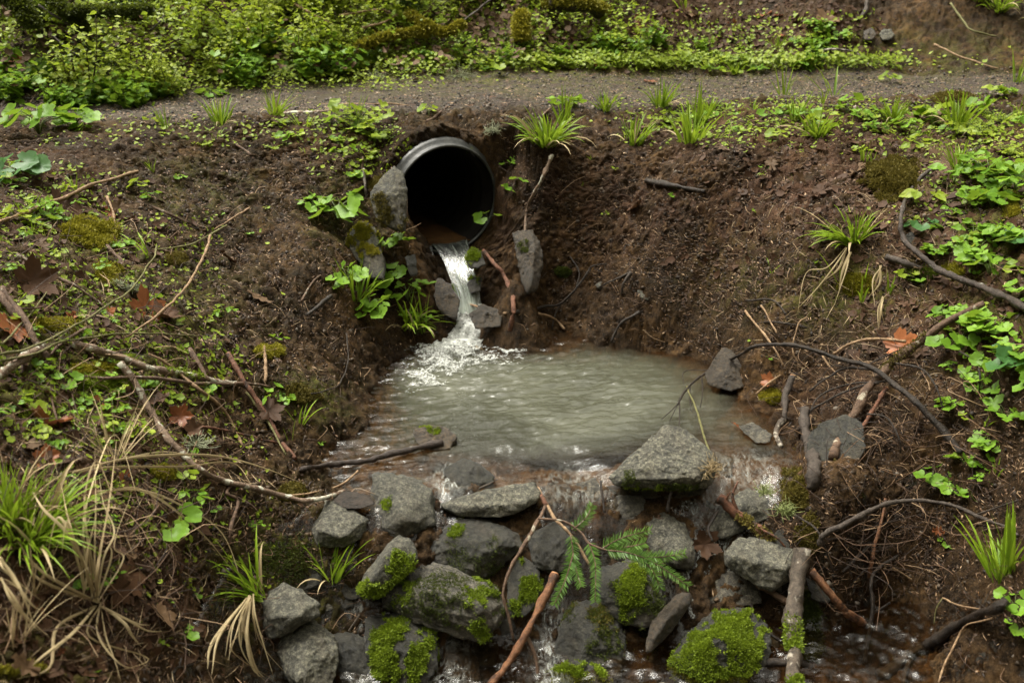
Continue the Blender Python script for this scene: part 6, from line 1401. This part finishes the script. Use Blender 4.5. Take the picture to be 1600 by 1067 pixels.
def slivers(name, blobs, n, L, w, mat, seed, label, cat, tilt=.25, lift=.006):
    P, g = sample(blobs, n, seed); m = len(P); N_, d, s = lay(P, tilt, g)
    l = (g.uniform(*L, m) * g.uniform(.5, 1, m))[:, None]; ww = g.uniform(*w, m)[:, None]
    P = P + N_ * g.uniform(0, lift, m)[:, None]; b = N_ * l * g.uniform(-.05, .15, (m, 1)); up = N_ * ww * .8
    V = np.stack([P - d * l / 2, P + s * ww / 2 + b, P + up + b, P - s * ww / 2 + b, P + d * l / 2], 1).reshape(-1, 3)
    i = np.arange(m)[:, None] * 5
    q = np.concatenate([i + np.array([[0, 1, 2]]), i + np.array([[0, 2, 3]]), i + np.array([[4, 2, 1]]), i + np.array([[4, 3, 2]])])
    kind(link(name, mesh_np(name, V, q, mat, smooth=False, tint=np.repeat(g.random(m) ** 1.3, 5))), 'stuff', label, cat)
def m_tint(name, stops, rough=.6):
    m, nt, b = mat_new(name); N = NT(nt); nt.links.new(N.ramp(N.attr('tint'), stops), b.inputs['Base Color']); b.inputs['Roughness'].default_value = rough
    b.inputs['Specular IOR Level'].default_value = .3; return m
M_DEB = m_tint('needle_litter', [(0, (.020, .012, .008)), (.45, (.075, .042, .024)), (.75, (.17, .098, .055)), (1, (.40, .27, .16))], .55)
M_CRUMB = m_tint('soil_crumb', [(0, (.012, .0072, .0036)), (.6, (.042, .026, .012)), (.9, (.085, .055, .030)), (1, (.12, .10, .08))], .6)
M_GRAV = m_tint('gravel', [(0, (.020, .018, .017)), (.5, (.070, .056, .046)), (.85, (.14, .11, .085)), (1, (.26, .22, .17))], .6)
slivers('needle_litter', ALL, 60000, (.012, .055), (.0014, .0034), M_DEB, 41, 'fine needles, bark bits and rootlets strewn over the muddy bank', 'litter')
slivers('bark_chips', ALL, 9000, (.012, .04), (.004, .010), M_DEB, 42, 'small bark chips strewn over the banks', 'litter')
slivers('straw_bits', [(150, 900, 200, 180, 1), (1350, 480, 200, 150, 1), (200, 600, 200, 150, .7)], 1500, (.05, .16), (.0015, .003), m_tint('straw_bits', [(0, (.12, .075, .04)), (1, (.42, .31, .18))]), 43, 'thin bits of dry straw lying on both banks', 'litter', .3, .02)
PATHB = [(800, 148, 900, 36, 1), (1300, 140, 400, 30, .4), (200, 170, 300, 22, .3)]
slivers('path_litter', PATHB, 12000, (.012, .05), (.002, .006), M_DEB, 44, 'needles and twig bits trodden into the gravel path', 'litter', .08, .003)
def crumbs(name, blobs, n, sz, mat, seed, label, cat, lv=1):
    P, g = sample(blobs, n, seed); m = len(P); bm = bmesh.new(); bmesh.ops.create_icosphere(bm, subdivisions=1, radius=1); U = np.array([v.co[:] for v in bm.verts]); Fc = np.array([[v.index for v in f.verts] for f in bm.faces]); bm.free()
    s = (sz[0] + (sz[1] - sz[0]) * g.random(m) ** 3)[:, None, None]
    J = g.uniform(.45, 1.3, (m, len(U), 1)); sc = g.uniform(.35, 1.3, (m, 1, 3))
    V = (P[:, None] + U[None] * J * sc * s + np.array([0, 0, 1]) * s * .3).reshape(-1, 3)
    q = (np.arange(m)[:, None, None] * len(U) + Fc[None]).reshape(-1, 3)
    kind(link(name, mesh_np(name, V, q, mat, smooth=False, tint=np.repeat(g.random(m), len(U)))), 'stuff', label, cat)
crumbs('soil_crumbs', ALL, 32000, (.002, .013), M_CRUMB, 45, 'crumbs and clods of wet brown soil on the banks', 'soil')
crumbs('gravel', PATHB, 12000, (.004, .014), M_GRAV, 46, 'small gravel stones covering the path', 'gravel')
crumbs('stream_pebbles', [(800, 900, 450, 150, 1), (560, 790, 120, 30, .4), (1330, 940, 120, 80, .4)], 1500, (.004, .016), M_CRUMB, 47, 'wet pebbles and grit packed between the dam rocks', 'gravel')
def tiny_leaves(name, blobs, n, sz, mat, seed, label, cat, shape='round', up=.012):
    P, g = sample(blobs, n, seed); m = len(P); N_, d, s = lay(P, .3, g)
    N2 = N_ + g.normal(0, .35, (m, 3)); l = g.uniform(*sz, m)[:, None]; c = P + N_ * g.uniform(.002, up, m)[:, None] * (l / sz[1] + .4)
    b = N2 * l * .12; wa = g.uniform(.12, .42, (m, 1)); wb = g.uniform(.10, .40, (m, 1))
    V = np.stack([c - d * l * .5, c - d * l * .2 + s * l * wa, c + d * l * .25 + s * l * wb, c + d * l * .5 + b, c + d * l * .25 - s * l * wb, c - d * l * .2 - s * l * wa, c - b], 1).reshape(-1, 3)
    i = np.arange(m)[:, None] * 7; q = np.concatenate([i + np.array([[6, k, (k + 1) % 6]]) for k in range(6)])
    t = np.clip(noise3(P * 5, 9) * .3 + .5 + g.normal(0, .2, m), 0, 1)
    kind(link(name, mesh_np(name, V, q, mat, tint=np.repeat(t, 7))), 'stuff', label, cat)
tiny_leaves('ground_cover', [(130, 470, 190, 120, 2), (160, 620, 200, 70, 1.5), (60, 330, 120, 70, .7), (240, 800, 160, 110, .5)], 5200, (.012, .030), ML_Y, 51, 'tiny-leaved ground cover creeping between the sticks on the left bank', 'ground cover')
tiny_leaves('ground_cover', [(1400, 190, 260, 38, 2), (1120, 190, 140, 34, 1), (1520, 270, 120, 80, .8), (560, 220, 70, 50, .5), (300, 205, 220, 22, .5)], 4200, (.014, .036), ML_Y, 52, 'tiny-leaved ground cover below the near edge of the path', 'ground cover')
tiny_leaves('ground_cover', [(950, 100, 400, 9, 2), (300, 125, 330, 18, 1), (680, 70, 180, 25, .8), (1150, 60, 180, 35, .25)], 11000, (.015, .045), ML_Y, 53, 'low bright green ground cover along the far path edge', 'ground cover', up=.07)
tiny_leaves('leaf_litter', [(300, 60, 350, 60, 1), (720, 60, 150, 40, .6)], 2500, (.03, .08), ML_DEADP, 56, 'dead leaves caught in the growth beyond the path', 'litter', up=.12)
tiny_leaves('leaf_litter', [(1080, 45, 230, 50, 4), (1330, 300, 260, 100, 1), (1480, 430, 130, 120, .8), (90, 480, 150, 180, 1), (110, 900, 180, 160, 1.3)], 6500, (.02, .06), ML_DEAD, 54, 'brown scraps of rotting leaves in the litter', 'litter', up=.012)
def hillside_leaves():
    g = np.random.default_rng(61); n = 60000; x = g.uniform(-6.2, 1.1, n); y = np.interp(x, FE[:, 0], FE[:, 1]) + g.uniform(.15, 3.4, n); z = Hm(x, y)
    P = np.c_[x, y, z]; k = noise3(P * np.array([2.2, 2.2, 0]), 62) > -.25; P = P[k]; m = len(P)
    N_ = normals(P); hgt = (.05 + .30 * np.clip(noise3(P * np.array([3, 3, 0]), 63) + .5, 0, 1)) * g.random(m) ** .7
    c = P + N_ * hgt[:, None]; d = g.normal(0, 1, (m, 3)); d[:, 2] *= .4; d /= np.linalg.norm(d, axis=1, keepdims=True); up = np.array([0, -.4, 1]) + g.normal(0, .4, (m, 3)); s = np.cross(up, d); s /= np.linalg.norm(s, axis=1, keepdims=True)
    l = g.uniform(.02, .06, m)[:, None]
    V = np.stack([c - d * l * .5, c + s * l * .3, c + d * l * .5, c - s * l * .3], 1).reshape(-1, 3)
    t = np.clip(.5 + .45 * noise3(P * 1.7, 64) + g.normal(0, .15, m), 0, 1)
    kind(link('undergrowth', mesh_np('undergrowth', V, np.arange(m * 4).reshape(m, 4), ML_Y, smooth=False, tint=np.repeat(t, 4))), 'stuff', 'dense mixed undergrowth covering the slope beyond the path', 'undergrowth')
hillside_leaves()

def dead_stems(name, blobs, n, L, r, seed, label, lift=.05):
    P, g = sample(blobs, n, seed); parts = []; T = []
    N_, d, sd_ = lay(P, .35, g)
    for k in range(len(P)):
        l = g.uniform(*L) * g.uniform(.5, 1); h = g.uniform(0, lift); b = g.normal(0, .25)
        a = P[k] + N_[k] * .004; m = a + d[k] * l * .5 + sd_[k] * l * b + N_[k] * h; e = a + d[k] * l + sd_[k] * l * b * .3 + N_[k] * g.uniform(-.3, .6) * h
        rr = g.uniform(*r); V, q, t = tube(smooth_line([a, m, e], 3), rr, rr * .5, 3); parts.append((V, q, float(g.random() ** 1.5)))
    V, q, T = join(parts); kind(link(name, mesh_np(name, V, q, M_DEB, tint=T)), 'stuff', label, 'twigs')
dead_stems('fine_twigs', ALL, 1500, (.05, .20), (.0008, .0018), 71, 'fine rootlets and thin twigs lying all over the mud')
dead_stems('fine_twigs', [(1400, 700, 150, 120, 2), (1300, 620, 100, 80, 1), (1350, 850, 120, 60, 1)], 420, (.10, .34), (.0008, .0022), 72, 'tangle of thin dark dead stems on the lower right bank', .10)
dead_stems('fine_twigs', [(120, 520, 180, 160, 1), (120, 850, 160, 150, 1.3)], 420, (.10, .34), (.0008, .002), 73, 'tangle of thin pale dead stems on the left bank', .08)
# ------------------------------------------------------------------ camera, light
cd = bpy.data.cameras.new('camera'); cam = bpy.data.objects.new('camera', cd); C.objects.link(cam)
cam.location = (0, 0, CAMZ); cam.rotation_euler = (math.pi / 2 - PITCH, 0, 0)
cd.sensor_width = 36; cd.lens = F * 36 / 1600; cd.clip_start = .05; cd.clip_end = 500
cd.dof.use_dof = True; cd.dof.focus_distance = 4.2; cd.dof.aperture_fstop = 3.2
bpy.context.scene.camera = cam
SE, SR = 66, -60      # sun height and bearing
wd = bpy.data.worlds.new('World'); bpy.context.scene.world = wd; wd.use_nodes = True
wn = wd.node_tree; sk = wn.nodes.new('ShaderNodeTexSky'); sk.sky_type = 'NISHITA'; sk.sun_disc = False
sk.sun_elevation = R(SE); sk.sun_rotation = R(SR); sk.air_density = 1.0; sk.dust_density = 6.0; sk.ozone_density = .6
hs = wn.nodes.new('ShaderNodeHueSaturation'); hs.inputs['Saturation'].default_value = .06
wn.links.new(sk.outputs[0], hs.inputs['Color']); mx = wn.nodes.new('ShaderNodeMix'); mx.data_type = 'RGBA'; mx.blend_type = 'MULTIPLY'; mx.inputs[0].default_value = 1; mx.inputs[7].default_value = (1, .97, .84, 1); wn.links.new(hs.outputs[0], mx.inputs[6]); wn.links.new(mx.outputs[2], wn.nodes['Background'].inputs[0]); wn.nodes['Background'].inputs[1].default_value = .15
sl = bpy.data.lights.new('sun', 'SUN'); sl.energy = 1.5; sl.angle = R(28); sl.color = (1, .97, .91)
so = bpy.data.objects.new('sun', sl); C.objects.link(so)
a, e = R(SR), R(SE)
sd = Vector((math.sin(a) * math.cos(e), math.cos(a) * math.cos(e), math.sin(e)))
so.rotation_euler = sd.to_track_quat('Z', 'Y').to_euler(); so.location = sd * 20
sc = bpy.context.scene
sc.view_settings.view_transform = 'Standard'; sc.view_settings.look = 'None'; sc.view_settings.exposure = 1.5; sc.view_settings.gamma = 1
sc.render.engine = 'CYCLES'; sc.cycles.max_bounces = 8; sc.cycles.transparent_max_bounces = 24
